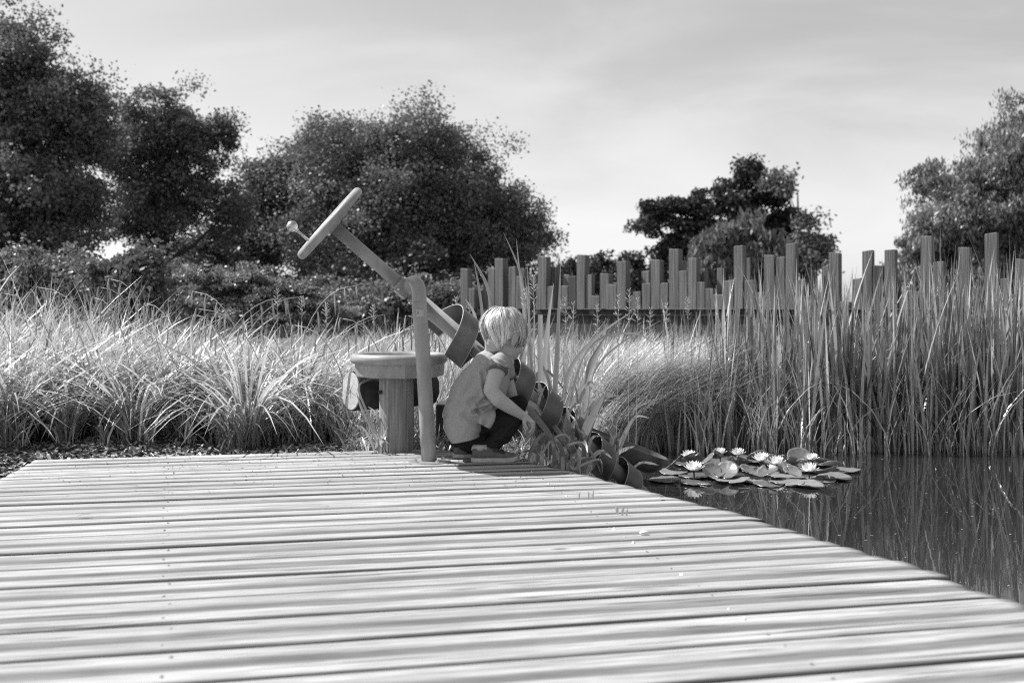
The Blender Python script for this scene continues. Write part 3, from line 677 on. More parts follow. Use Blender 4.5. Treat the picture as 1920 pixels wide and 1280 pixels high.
# hedge line under the trees, leaf colour darkened to stand for their shade
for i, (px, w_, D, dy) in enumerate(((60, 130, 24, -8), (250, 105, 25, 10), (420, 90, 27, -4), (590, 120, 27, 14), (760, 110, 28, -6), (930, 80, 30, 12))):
    tree('hedge_bush', ['dark bush under the tallest tree at the left edge', 'dark bush under the open tree', 'dark bush left of the wheel knob, under the lower tree', 'dark bush directly below the hand wheel', 'dark bush under the middle of the round tree', 'dark bush under the right side of the round tree'][i], D, [(px - 20, 560 + dy, w_, 48), (px + 40, 518 + dy, w_ * .30, 38), (px - 45, 540 + dy * 2, w_ * .4, 28), (px, 565, w_, 45)], 240, 120, .55, .12, M['needle_hedge_shade'], 'bush', trunk_px=px, trunk_r=.1, limbs=8, shell=(.1, 1), group='bushes under the trees')
# mid-ground shrubs on the left
tree('layered_shrub', 'spreading layered shrub with pale flat top behind the meadow grass', 9.5, [(400, 525, 75, 20), (470, 520, 80, 22), (545, 545, 60, 18), (420, 565, 100, 40), (500, 580, 110, 45), (590, 575, 60, 30), (360, 560, 50, 30), (440, 540, 90, 28), (540, 590, 110, 40)], 900, 110, .15, .032, M['bush'], 'shrub', trunk_px=470, trunk_r=.03, limbs=30, shell=(.1, 1), flat=.5)
tree('layered_shrub', 'leafy shrub behind the meadow grass at the left edge', 9, [(40, 510, 80, 26), (130, 520, 60, 28), (20, 560, 110, 50), (150, 560, 80, 40), (90, 540, 90, 30)], 560, 100, .18, .04, M['bush'], 'shrub', trunk_px=70, trunk_r=.03, limbs=20, shell=(.1, 1))
tree('layered_shrub', 'paler loose shrub with big leaves right of the shrub at the left edge', 8.4, [(210, 520, 50, 30), (270, 520, 40, 26), (240, 560, 80, 40)], 170, 60, .2, .05, M['leaf_pale'], 'shrub', trunk_px=235, trunk_r=.025, limbs=14, shell=(.1, 1))
for i, (px, w_, D, y_) in enumerate(((300, 60, 13, 545), (640, 60, 13, 575), (720, 70, 14, 570), (800, 60, 14, 572), (870, 50, 15, 574))):  # added bushes; right of the layered shrub they fill dark tree shadow
    tree('filler_bush', ['added low bush in the gap between the two layered shrubs', 'added low bush in place of tree shadow behind the meadow grass, right of the layered shrub', 'added low bush in place of tree shadow, seen under the sloping shaft', 'added low bush in place of tree shadow, right behind the bend of the pole', 'added low bush in place of tree shadow, at the left end of the fence'][i], D, [(px, y_, w_, 26), (px + 20, y_ + 20, w_, 30)], 150, 110, .3, .06, M['leaf'], 'bush', trunk_px=px, trunk_r=.04, limbs=6, shell=(.1, 1), group='added low bushes behind the meadow grass')
#OBJECTS
# ------------------------------------------------------------------ water screw with hand wheel
S0 = P(620, 420, 4.08)
S1 = P(1203, 925, 4.46)
ax = (S1 - S0).normalized()
e1 = ax.cross(Vector((0, 0, 1))).normalized(); e2 = ax.cross(e1).normalized()
def on_axis(s): return S0 + ax * s
def s_at(px):      # distance along the axis for an image column
    lo, hi = -1, 3
    for _ in range(50):
        m_ = (lo + hi) / 2; q = on_axis(m_)
        if q.x / q.y * F_PX + 960 < px: lo = m_
        else: hi = m_
    return lo
base = Vector((-.334, 4.02, 0))
screw = empty('water_screw', base, 'grey metal play water screw with hand wheel on a bent pole at the deck edge', 'water screw')
# bent support pole
m = MB(); rp = .0300
topz = P(786, 545, 4.03).z
pts = [Vector((-.334, 4.02, .002)), Vector((-.343, 4.02, .15)), Vector((-.352, 4.021, .30)), Vector((-.364, 4.022, .50)), Vector((-.3745, 4.024, topz - .07))]
sa = s_at(763); tgt = on_axis(sa)
c0 = Vector((-.376, 4.026, topz - .02)); 
end = tgt + Vector((.012, -.01, .0))
for t in np.linspace(0, 1, 12):
    a = c0; b_ = c0 + Vector((-.001, .01, .058)); c_ = Vector((end.x + .012, (c0.y + end.y) / 2, topz + .054)); d_ = end
    pts.append(a * (1 - t) ** 3 + b_ * 3 * t * (1 - t) ** 2 + c_ * 3 * t * t * (1 - t) + d_ * t ** 3)
m.tube(pts, [.0315, .031] + [rp] * (len(pts) - 2), 28); m.build('pole', M['paint'], screw)
m = MB(); m.tube([P(786, 566, 4.024) + Vector((0, 0, -.0006)), P(786, 566, 4.024) + Vector((0, 0, .0006))], [.0306, .0306], 28); m.build('weld_seam', M['paint'], screw)
m = MB(); m.tube([(-.334, 4.02, .0), (-.334, 4.02, .006)], [.086, .084], 40); bp_ = m.build('base_plate', M['paint'], screw, smooth=False)
for k in range(4):
    a = R(35 + 90 * k); m = MB(); x, y = -.334 + .064 * math.cos(a), 4.02 + .064 * math.sin(a)
    m.tube([(x, y, .006), (x, y, .013)], [.009, .0085], 6); m.tube([(x, y, .013), (x, y, .017)], [.0045, .004], 10); m.build('bolt', M['steel'], bp_, smooth=False)
# sticker on the pole
m = MB(); rr = rp + .0008; zc = P(786, 587, 4.02).z
v = []; f = []
for i in range(9):
    a = R(-118 + i * 7.2)
    for z in (zc - .0145, zc + .0145): v.append((-.3695 + rr * math.cos(a), 4.0225 + rr * math.sin(a), z))
for i in range(8): f.append((2 * i, 2 * i + 2, 2 * i + 3, 2 * i + 1))
m.add(v, f); st = m.build('sticker', M['sticker'], screw)
m = MB(); rr += .0006
for (a0, a1, z0_, z1_) in ((-112, -98, .006, .0075), (-112, -98, .0005, .002), (-112, -104, -.005, -.0035), (-104, -102, -.005, .0075)):
    m.add([(-.3695 + rr * math.cos(R(a)), 4.0225 + rr * math.sin(R(a)), zc + z) for a, z in ((a0, z0_), (a1, z0_), (a1, z1_), (a0, z1_))], [(0, 1, 2, 3)])
m.build('print', M['shoe_dark'], st)
# shaft
m = MB(); sb_ = s_at(757)
m.tube([on_axis(.015), on_axis(sb_ - .028)], .0265, 28); m.build('upper_shaft', M['paint'], screw)
m = MB(); m.tube([on_axis(sb_ + .045), on_axis((S1 - S0).length + .10)], .0330, 28); m.build('lower_shaft', M['paint'], screw)
# bearing box
rotA = Matrix((ax, e1, e2)).transposed()
m = MB(); c = on_axis(sb_ + .006); sz = (.052, .070, .074)
m.box(c, sz, rotA); m.tube([on_axis(sb_ - .034), on_axis(sb_ - .020)], .0315, 24); 
br_o = m.build('bearing', M['paint'], screw, smooth=False)
for (da, db) in ((-.022, -.026), (-.022, .026), (.022, -.026), (.022, .026)):
    q_ = c + e1 * .035 * (1 if e1.y < 0 else -1) + e2 * db + ax * da; nn_ = e1 * (1 if e1.y < 0 else -1)
    m = MB(); m.tube([q_, q_ + nn_ * .005], [.006, .0055], 6); m.build('bolt', M['steel'], br_o, smooth=False)
# hand wheel
Wc = on_axis(-.005); rw = .170
m = MB(); m.tube([Wc + (e1 * math.cos(2 * math.pi * k / 72) + e2 * math.sin(2 * math.pi * k / 72)) * rw for k in range(72)], .0188, 20, closed=True)
wheel = m.build('hand_wheel', M['paint'], screw)
for k in range(3):
    a = R(20 + 120 * k); m = MB(); m.tube([Wc + ax * .006, Wc + ax * .006 + (e1 * math.cos(a) + e2 * math.sin(a)) * rw], .009, 12); m.build('spoke', M['paint'], wheel)
m = MB(); m.tube([Wc - ax * .002, Wc + ax * .03], .034, 28); m.build('hub', M['paint'], wheel)
m = MB(); m.tube([Wc - ax * .003, Wc - ax * .0005], rw - .002, 64); m.build('disc', M['paint'], wheel, smooth=False)
kp = P(573, 446, 4.02) ; kb = kp - ax * (kp - Wc).dot(ax)
m = MB(); kn = kb - ax * .100 ; m.tube([kb, kn + ax * .006], .0062, 14); m.build('handle_rod', M['steel'], screw)
m = MB(); m.ball(kn - ax * .004, .0225, nu=28, nv=18); m.tube([kn + ax * .012, kn + ax * .024], [.010, .0085], 16); m.build('knob', M['steel'], screw)
# spiral trough blades: separate cup-shaped turns round the shaft
Ro = .108; pitch = .172
def turn(s0, th0, span, name='flight'):
    nseg = 44; th_ = []; v = []; f = []
    w0 = .088; Rk = Ro * (1.02 - .38 * min(1, (s0 / 1.6)) ** 1.6)
    for i in range(nseg + 1):
        q = i / nseg; th = th0 + span * q; s = s0 + pitch * (span * q) / (2 * math.pi)
        rad = e1 * math.cos(th) + e2 * math.sin(th)
        o_ = Rk
        for (r_, ds) in ((.031, w0), (.031, w0 - .0035), (o_ - .0035, w0 - .0035), (o_ - .0035, 0), (o_, 0), (o_, w0)):
            v.append(on_axis(s + ds) + rad * r_)
    k = 6
    for i in range(nseg):
        for j in range(k):
            a = i * k + j; b_ = i * k + (j + 1) % k; f.append((a, b_, b_ + k, a + k))
    f.append(tuple(range(k))[::-1]); f.append(tuple(nseg * k + j for j in range(k)))
    mm = MB(); mm.add(v, f); return mm
Ltot = (S1 - S0).length
sft = s_at(822) - .02
L_ = Ltot + .08 - sft; nt_ = L_ / pitch
k = 0; s = sft
th = R(150)
while s < Ltot - .10:
    fo_ = turn(s, th, R(338)).build('flight', M['paint_dark'], screw, smooth=False)
    Rk_ = Ro * (1.02 - .38 * min(1, (s / 1.6)) ** 1.6); m = MB()
    for ds_ in (0, .088):
        m.tube([on_axis(s + ds_ + pitch * (R(338) * i / 60) / (2 * math.pi)) + (e1 * math.cos(th + R(338) * i / 60) + e2 * math.sin(th + R(338) * i / 60)) * (Rk_ - .0018) for i in range(61)], .0021, 6)
    m.build('glint_rim', M['edge_glint'], fo_)  # bright tubes added along the flight edges to stand for their glint
    s += pitch; th += R(8)
for o_ in screw.children:
    if o_.name.startswith('flight'):
        me = o_.data; me.polygons.foreach_set('use_smooth', np.array([len(p.vertices) == 4 for p in me.polygons])); 
        md = o_.modifiers.new('edge', 'EDGE_SPLIT'); md.split_angle = R(35)

# chute half pipe in the bank
ca = P(1080, 794, 4.74); cb = P(1254, 861, 4.70); cdir = (cb - ca).normalized(); cs = cdir.cross(Vector((0, 0, 1))).normalized(); cu = cs.cross(cdir).normalized()
rings_o = []
m = MB(); rr = .088; nn = 22; v = []; f = []; n2 = 26
tot = (cb - ca).length
def cring(s, r, th0=180, th1=360, sq=1.0):
    return [ca + cdir * s + (cs * math.cos(R(th0 + (th1 - th0) * k / nn)) + cu * math.sin(R(th0 + (th1 - th0) * k / nn)) * 1.12) * r for k in range(nn + 1)]
rows = []
for i in range(n2 + 1):
    q = i / n2; s = tot * q; r = rr
    if q > .80: r = rr * math.sqrt(max(1 - ((q - .80) / .205) ** 2, .0)) ; 
    rows.append((s, max(r, .012)))
for (s, r) in rows: v += cring(s, r)
nO = len(v)
for (s, r) in rows: v += cring(s * .985 if s > tot * .8 else s, max(r - .0045, .006))
for i in range(n2):
    for k in range(nn):
        a = i * (nn + 1) + k; f.append((a, a + 1, a + nn + 2, a + nn + 1)); f.append((nO + a, nO + a + nn + 1, nO + a + nn + 2, nO + a + 1))
    for k in (0, nn):
        a = i * (nn + 1) + k; f.append((a, a + nn + 1, nO + a + nn + 1, nO + a))
for k in range(nn): f.append((k, k + 1, nO + k + 1, nO + k)); a = n2 * (nn + 1) + k; f.append((a, a + 1, nO + a + 1, nO + a))
m.add(v, f); tr_ = m.build('water_chute', M['paint_dark'], None, origin=tuple(ca)); tag(tr_, 'dark half-pipe water chute lying on the bank and ending in the lily pads', 'chute')
md = tr_.modifiers.new('edge', 'EDGE_SPLIT'); md.split_angle = R(50)

# ------------------------------------------------------------------ round table on a timber stump
TD = 4.36; tb = Vector(((743 - 960) / F_PX * TD, TD, -.05))
table = empty('play_table', tb, 'round metal tray table on a thick timber post behind the pole', 'table')
def px2r(p): return p / F_PX * TD
tc_ = (748 - 960) / F_PX * TD; zt = P(0, 667, TD).z; Rt = px2r(91)
m = MB()
# timber post: eight slightly worn sides with a split
rings = []
for i, z in enumerate(np.linspace(-.05, P(0, 702, TD).z, 16)):
    ring = []
    for k in range(40):
        a = 2 * math.pi * k / 40; r = px2r(32.5) * (1 - .02 * abs(math.sin(4 * a)))
        d_ = abs((a - R(262) + math.pi) % (2 * math.pi) - math.pi)
        if z > .02: r -= .010 * max(0, 1 - d_ / .07) * min(1, (z - .02) / .12)
        r += .0012 * math.sin(a * 3 + z * 9)
        ring.append(Vector((tb.x + r * math.cos(a), TD + r * math.sin(a), z)))
    rings.append(ring)
m.loft(rings); m.build('post', M['wood_post'], table)
m = MB(); kx = tb.x - px2r(26); kz = P(0, 733, TD).z
m.tube([(kx, TD - .052, kz), (kx - .004, TD - .061, kz)], [.0085, .0085], 14); m.build('plug', M['bark'], table)
m = MB()
m.tube([Vector((tc_ + (Rt - .022) * math.cos(2 * math.pi * k / 72), TD + (Rt - .022) * math.sin(2 * math.pi * k / 72), zt - .010)) for k in range(72)], .0225, 18, closed=True)
m.build('rim', M['paint'], table)
m = MB(); v = []; n8 = 8
zb_ = P(0, 705, TD).z; zu = P(0, 676, TD).z
rings = []
for (z, r) in ((zb_, Rt - .030), (zb_ + .004, Rt - .020), (zu, Rt - .014), (zu + .012, Rt - .03)):
    rings.append([Vector((tc_ + .005 + r * math.cos(2 * math.pi * (k + .28) / 8), TD + r * math.sin(2 * math.pi * (k + .28) / 8), z)) for k in range(8)])
m.loft(rings); m.build('drum', M['paint'], table, smooth=False)
m = MB(); m.tube([(tc_, TD, zt - .022), (tc_, TD, zt - .018)], Rt - .03, 48); m.build('tray', M['paint'], table, smooth=False)
# log with a sawn face
lc = P(657, 733, 4.50); ld = Vector((-.80, -.60, .0)).normalized(); ls_ = ld.cross(Vector((0, 0, 1))); 
log = empty('cut_log', lc - Vector((0, 0, .09)), 'fallen log with a pale cracked sawn face left of the table post', 'log')
def lring(s, r, j=0):
    return [lc - ld * s + (ls_ * math.cos(2 * math.pi * k / 36) + Vector((0, 0, 1)) * math.sin(2 * math.pi * k / 36)) * r * (1 + j * .035 * math.sin(k * 1.9 + s * 20)) for k in range(36)]
m = MB(); m.loft([lring(0.004, .084), lring(.010, .088, 1), lring(.1, .087, 1), lring(.2, .089, 1), lring(.33, .086, 1), lring(.42, .088, 1)]); m.build('bark', M['log_bark'], log)
m = MB(); m.loft([lring(.0035, .0855), lring(-.001, .0835)]); fcm = m.build('sawn_face', M['log_end'], log, smooth=False)
m = MB()
for a, l in ((75, .07), (200, .075), (318, .072), (20, .04), (130, .05), (262, .045)):
    d_ = ls_ * math.cos(R(a)) + Vector((0, 0, 1)) * math.sin(R(a)); q_ = d_.cross(ld)
    c_ = lc + ld * .0018
    m.add([c_ - q_ * .0012, c_ + q_ * .0012, c_ + d_ * l + q_ * .0003, c_ + d_ * l - q_ * .0003], [(0, 1, 2, 3)])
m.build('crack', M['bark'], fcm)

# ------------------------------------------------------------------ child
D0 = 4.07
person = empty('person', (P(905, 866, D0).x, D0, 0), 'crouching blond child in pale polo shirt and dark jeans, reaching towards the pond', 'person')
Hc = P(946, 624, 4.06)
yaw = R(35); pit = R(24)
Fv = Vector((math.cos(yaw) * math.cos(pit), math.sin(yaw) * math.cos(pit), -math.sin(pit)))
Sv = Vector((math.sin(yaw), -math.cos(yaw), 0)); Uv = Sv.cross(Fv).normalized()
HR = Matrix((Fv, Sv, Uv)).transposed()
def H(f, s, u): return Hc + Fv * f + Sv * s + Uv * u
nearA = [(P(938, 683, 3.985), .038), (P(927, 708, 3.962), .032), (P(920, 731, 3.955), .0295), (P(934, 748, 3.962), .0310), (P(955, 763, 3.985), .0268), (P(972, 774, 4.0), .0205), (P(981, 780, 4.01), .0180)]
farA = [(P(942, 688, 4.165), .036), (P(952, 722, 4.20), .031), (P(960, 748, 4.22), .029), (P(985, 757, 4.25), .026), (P(1003, 764, 4.27), .018)]
nearL = [(P(872, 800, 4.05), .056), (P(925, 788, 4.045), .049), (P(964, 784, 4.035), .038), (P(944, 812, 4.02), .040), (P(914, 842, 4.035), .028), (P(912, 855, 4.04), .026)]
farL = [(P(872, 800, 4.13), .060), (P(928, 775, 4.16), .050), (P(973, 757, 4.18), .038), (P(938, 800, 4.17), .040), (P(884, 840, 4.13), .028), (P(880, 852, 4.13), .026)]
m = MB()
m.ball(H(-.004, 0, .008), (.092, .074, .084), HR, 28, 18)
m.ball(H(.032, 0, -.056), (.060, .053, .058), HR, 22, 14)
m.ball(H(.066, 0, -.100), (.024, .026, .019), HR); m.capsule(H(.02, -.03, -.085), H(.062, -.012, -.102), .026, .020); m.capsule(H(.02, .03, -.085), H(.062, .012, -.102), .026, .020)
m.ball(H(.060, .030, -.045), (.026, .024, .028), HR); m.ball(H(.060, -.030, -.045), (.026, .024, .028), HR)
m.ball(H(.095, 0, -.040), (.013, .010, .012), HR); m.capsule(H(.086, 0, -.012), H(.096, 0, -.038), .006, .009)
m.ball(H(.090, 0, -.068), (.008, .018, .005), HR); m.ball(H(.088, 0, -.076), (.008, .015, .0055), HR)
for s in (-1, 1):
    m.ball(H(.070, .03 * s, -.004), (.020, .024, .010), HR)
    ear = Matrix.Rotation(R(18 * s), 3, Uv) @ HR
    m.capsule(H(.012, .068 * s, -.030), H(.006, .084 * s, -.030), .012, .010); m.ball(H(.002, .086 * s, -.028), (.016, .006, .029), ear); m.ball(H(-.004, .090 * s, -.018), (.015, .004, .018), ear)
m.chain([(H(-.028, 0, -.045), .046), (P(928, 660, 4.065), .040), (P(912, 690, 4.07), .055)])
m.chain([(P(908, 695, 4.07), .062), (P(893, 725, 4.075), .072), (P(880, 765, 4.08), .072), (P(872, 800, 4.08), .072)], 18)
m.capsule(P(934, 688, 4.01), P(934, 690, 4.14), .040, .040)
m.chain(nearA); m.chain(farA); m.chain([(a, r - .012) for a, r in nearL]); m.chain([(a, r - .012) for a, r in farL])
# feet inside the shoes
m.chain([(P(905, 856, 4.035), .020), (P(940, 859, 4.03), .016)]); m.chain([(P(872, 852, 4.13), .020), (P(905, 854, 4.125), .016)])
# near hand: palm, four curled fingers, thumb
m.ball(P(992, 789, 4.014), .0165); m.ball(P(993, 796, 4.018), .0145)
def pz(x, y, d): return P(x, y, d)
m.chain([(pz(982, 780, 4.01), .0165), (pz(988, 785, 4.012), .0165)])
for k, (kx, ky, kd) in enumerate(((998.5, 791, 3.999), (1000, 793, 4.012), (999, 795.5, 4.024), (996, 797, 4.036))):
    m.chain([(pz(985, 783, 4.008 + .004 * k), .0125), (pz(kx, ky, kd), .0090)])
    ln_ = (1.0, 1.08, 1.0, .82)[k]
    a1 = pz(kx + 0.2 * ln_, ky + 9.0 * ln_, kd + .002); a2 = pz(kx - 2.0 * ln_, ky + 15.5 * ln_, kd + .004); a3 = pz(kx - 5.5 * ln_, ky + 19.5 * ln_, kd + .006)
    m.chain([(pz(kx, ky, kd), .0082), (a1, .0072), (a2, .0065), (a3, .0056)])
m.chain([(pz(984, 786, 4.0), .0110), (pz(983, 792, 3.992), .0086), (pz(985, 798, 3.992), .0074), (pz(988, 803, 3.995), .0062)])
# far hand
m.chain([(P(1003, 764, 4.27), .016), (P(1010, 772, 4.275), .015)])
for k in range(4):
    m.chain([(P(1010, 771 + k * 1.5, 4.262 + .011 * k), .0085), (P(1019, 777 + k * 1.5, 4.26 + .012 * k), .0065), (P(1022, 784 + k, 4.26 + .012 * k), .0055)])
m.chain([(P(1006, 768, 4.255), .0085), (P(1012, 777, 4.245), .006)])
body = remesh(m, 'body', M['skin'], person, .0022, 5, .5)
for s in (-1, 1):
    e = MB(); e.ball(H(.083, .029 * s, -.016), .0095, nu=16, nv=10); e.build('eye', M['eye'], person)
# jeans
m = MB()
m.ball(P(870, 802, 4.08), (.066, .085, .060)); m.chain([nearL[0][:1] + (.05,)] + nearL[1:5]); m.chain([farL[0][:1] + (.05,)] + farL[1:5])
m.capsule(P(874, 800, 4.035), P(874, 800, 4.125), .058, .058)
m.chain([(P(905, 838, 4.036), .034), (P(922, 838, 4.036), .036)]); m.chain([(P(872, 836, 4.12), .034), (P(890, 838, 4.12), .035)])
m.capsule(P(858, 818, 4.06), P(900, 828, 4.06), .045, .040)
def jeans_d(co):
    x, y, z = co[:, 0], co[:, 1], co[:, 2]
    return .0022 * np.sin(x * 90 + z * 120 + 2 * np.sin(y * 40)) * np.exp(-((z - .12) / .12) ** 2) + .0015 * np.sin(x * 60 - z * 190 + y * 50)
remesh(m, 'jeans', M['denim'], person, .004, 4, .5, jeans_d)
m = MB()   # back pocket seam and belt tab
pk0 = P(925, 791, 3.962)
# shirt
def ringp(bx, by, fx, fy, hw, Dc, ex=2.3, n=40):
    b_ = P(bx, by, Dc); f_ = P(fx, fy, Dc); c = (b_ + f_) / 2; a = (f_ - b_) / 2; q = []
    for k in range(n):
        t = 2 * math.pi * k / n; ca_, sa_ = math.cos(t), math.sin(t)
        q.append(c + a * (abs(ca_) ** (2 / ex) * (1 if ca_ >= 0 else -1)) + Vector((0, 1, 0)) * hw * (abs(sa_) ** (2 / ex) * (1 if sa_ >= 0 else -1)))
    return q
m = MB()
m.loft([ringp(916, 652, 948, 664, .045, 4.065), ringp(907, 657, 953, 672, .062, 4.068), ringp(893, 667, 956, 690, .088, 4.07), ringp(871, 690, 955, 712, .103, 4.072), ringp(849, 722, 948, 738, .106, 4.075), ringp(835, 756, 935, 762, .108, 4.078), ringp(829, 782, 925, 778, .112, 4.08), ringp(833, 801, 914, 794, .115, 4.08), ringp(838, 814, 905, 804, .117, 4.08), ringp(846, 828, 903, 817, .118, 4.08), ringp(850, 842, 902, 832, .118, 4.08)])
m.capsule(P(936, 680, 4.0), P(938, 682, 4.14), .037, .036)
def sleeve(a, b_, hem, ra, rb, m=m):
    m.ball(a, ra); m.tube([a, b_, hem], [ra, (ra + rb) / 2 + .001, rb], 24)
sl0, sl1, sl2 = P(939, 680, 3.99), P(936, 686, 3.975), P(934.5, 693, 3.966)
sleeve(sl0, sl1, sl2, .042, .037)
sleeve(P(942, 682, 4.15), P(948, 692, 4.17), P(951, 704, 4.18), .040, .037)
cr = [(P(900, 776, 3.96), P(893, 768, 3.96), .006, .005), (P(905, 700, 3.96), P(912, 745, 3.96), .007, .004), (P(914, 762, 3.96), P(888, 772, 3.965), .007, .0060), (P(905, 748, 3.965), P(880, 752, 3.96), .010, .004), (P(925, 738, 3.965), P(897, 760, 3.955), .008, .006), (P(950, 692, 3.95), P(924, 680, 3.945), .005, .004), (P(946, 684, 3.95), P(926, 674, 3.945), .004, .003), (P(900, 800, 3.96), P(870, 775, 3.96), .012, .003), (P(890, 710, 3.965), P(858, 765, 3.965), .014, .003)]
def shirt_d(co):
    d = .0026 * np.sin(co[:, 2] * 48 + co[:, 0] * 34 + 1.8 * np.sin(co[:, 1] * 24 + co[:, 2] * 18)) + .0008 * np.sin(co[:, 0] * 140 - co[:, 2] * 70)
    near = (co[:, 1] < 4.05)
    for a, b_, wv, amp in cr:
        a_ = np.array((a.x, a.z)); ab = np.array((b_.x - a.x, b_.z - a.z)); c2 = co[:, [0, 2]]; t = np.clip(((c2 - a_) @ ab) / (ab @ ab), 0, 1)
        dist = np.linalg.norm(c2 - (a_ + t[:, None] * ab), axis=1) + 9 * (~near)
        d = d - 1.9 * amp * np.exp(-(dist / wv) ** 2) + amp * 1.2 * np.exp(-((dist - wv * 2.0) / wv) ** 2)
    return d
shirt = remesh(m, 'polo_shirt', M['shirt'], person, .0030, 3, .5, shirt_d)
hb, hf_ = P(846, 827, 4.08), P(905, 814, 4.08)
bm = bmesh.new(); bm.from_mesh(shirt.data); po = Vector(person.location); pn = (hf_ - hb).cross(Vector((0, 1, 0))).normalized()
if pn.z > 0: pn = -pn
bmesh.ops.bisect_plane(bm, geom=bm.verts[:] + bm.edges[:] + bm.faces[:], plane_co=hb - po, plane_no=pn, clear_outer=True)
bm.to_mesh(shirt.data); bm.free(); so2 = shirt.modifiers.new('thick', 'SOLIDIFY'); so2.thickness = .0022; so2.offset = -1
# loose front flap below the side slit
v = []; f = []; nU, nV = 18, 14
for j in range(nV + 1):
    q = j / nV
    for i in range(nU + 1):
        u = i / nU
        top_ = Vector((886 + 41 * u, 766 - 3 * u)); bot = Vector((896 + 22 * u, 792 + 12 * u)); pm = top_.lerp(bot, q) + Vector((6 * math.sin(math.pi * q) * u, 0))
        dd = 3.968 - .012 * q + .006 * math.sin(u * 11 + q * 2) * (.3 + q) + .03 * (u - .6) ** 2 + .035 * (1 - q) ** 3
        v.append(P(pm.x, pm.y, dd))
for j in range(nV):
    for i in range(nU): a = j * (nU + 1) + i; f.append((a, a + 1, a + nU + 2, a + nU + 1))
m = MB(); m.add(v, f); fl = m.build('shirt_flap', M['shirt'], shirt); fl.modifiers.new('t', 'SOLIDIFY').thickness = .002
m = MB()   # collar band
col_r = []
for (bx, by, fx, fy, hw) in ((910, 659, 953, 674, .056), (911, 652, 953, 666, .053), (914, 649, 951, 663, .048), (917, 653, 948, 667, .046)):
    col_r.append(ringp(bx, by, fx, fy, hw, 4.065, 2.1, 36))
m.loft(col_r, cap=False); c_o = m.build('collar', M['shirt_trim'], shirt); c_o.modifiers.new('s', 'SOLIDIFY').thickness = .002
def cuff(c, dirv, r, h=.011):
    m = MB(); m.tube([c - dirv * .002, c - dirv * .001, c + dirv * h, c + dirv * (h + .001), c + dirv * h], [r - .001, r + .0022, r + .0016, r - .001, r - .004], 32, cap=False)
    return m
cuff(sl2, (sl2 - sl1).normalized(), .0372, .009).build('sleeve_band', M['shirt_trim'], shirt)
dv = (P(951, 704, 4.18) - P(948, 692, 4.17)).normalized(); cuff(P(951, 704, 4.18), dv, .0372, .009).build('sleeve_band', M['shirt_trim'], shirt)
# hair
crown = (Uv * .93 - Fv * .36).normalized()
ra, rb_, rc_ = .095, .080, .092
def hsurf(d, k=1.0):      # point on hair ellipsoid in direction d
    l = Vector((d.dot(Fv) / ra, d.dot(Sv) / rb_, d.dot(Uv) / rc_)).length
    return Hc + Fv * -.006 + Uv * .006 + d * (k / l)
t1 = Fv - crown * Fv.dot(crown); t1.normalize(); t2 = crown.cross(t1)
def cut(d):
    f = d.dot(Fv); f /= max((f * f + d.dot(Sv) ** 2) ** .5, 1e-6)
    return float(np.interp(f, [-1, -.6, -.15, .15, .35, .6, 1], [-.078, -.070, -.050, -.026, -.036, -.030, -.014]))
hv = []; hf = []; ht = []; nvh = 0
def strand(phi, th0, dphi, wd, tn, lift, extra):
    global nvh
    pts = []; th = th0; step = .085; ph = phi; i = 0
    while th < 2.75:
        d = crown * math.cos(th) + (t1 * math.cos(ph) + t2 * math.sin(ph)) * math.sin(th)
        k = 1 + lift * min(1, i / 4) + .022 * math.sin(th * 3.2 + phi * 5) + .012 * math.sin(th * 7 + phi * 13)
        p = hsurf(d, k); rel = p - Hc; uu_ = rel.dot(Uv)
        if uu_ < -.01: rad = rel - Uv * uu_; p = p - rad * min(.45, (-uu_ - .01) * 3.4) * (1 if rel.dot(Fv) < .03 else .5); rel = p - Hc
        if rel.dot(Sv) > .045 and -.022 < rel.dot(Fv) < .024 and uu_ < -.012 - extra: break
        if uu_ < cut(rel) - extra: break
        pts.append((p, d)); th += step; ph += dphi * step; i += 1
    if len(pts) < 3: return
    # tip: flick
    p, d = pts[-1]; tdir = (pts[-1][0] - pts[-2][0]).normalized()
    pts.append((p + tdir * .010 + d * random.uniform(-.002, .004), d))
    n = len(pts)
    for i, (p, d) in enumerate(pts):
        tg = (pts[min(i + 1, n - 1)][0] - pts[max(i - 1, 0)][0]).normalized(); s = tg.cross(d).normalized()
        ww = wd * (.35 + .65 * math.sin(min(1, (i + .6) / n * 1.25) * math.pi * .62)) * (1 if i < n - 2 else (.6 if i == n - 2 else .1))
        hv.extend([tuple(p - s * ww), tuple(p + d * ww * .35), tuple(p + s * ww)]); ht.extend([tn] * 3)
    for i in range(n - 1):
        a = nvh + i * 3; hf.append((a, a + 1, a + 4, a + 3)); hf.append((a + 1, a + 2, a + 5, a + 4))
    nvh += 3 * n
for i in range(6800):
    phi = random.uniform(0, 2 * math.pi); cl = math.floor(phi / (2 * math.pi) * 70)
    rnd = random.Random(cl * 13 + int(i % 4)); phi = phi * .45 + .55 * ((cl + .5) / 70 * 2 * math.pi) + random.gauss(0, .03)
    th0_ = random.uniform(.02, 1.7) ** 1.1 * .8
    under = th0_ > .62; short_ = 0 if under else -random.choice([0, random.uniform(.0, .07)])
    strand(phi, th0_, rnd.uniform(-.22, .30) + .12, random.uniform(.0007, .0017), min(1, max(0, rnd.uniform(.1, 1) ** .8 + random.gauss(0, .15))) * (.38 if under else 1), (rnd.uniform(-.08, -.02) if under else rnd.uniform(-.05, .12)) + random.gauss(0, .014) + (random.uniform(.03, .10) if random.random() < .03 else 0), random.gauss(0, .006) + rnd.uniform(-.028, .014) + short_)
hair = mesh_obj('hair', hv, hf, M['hair'], person, True, ht)
m = MB(); 
v = []; f = []; nu_, nv_ = 48, 22
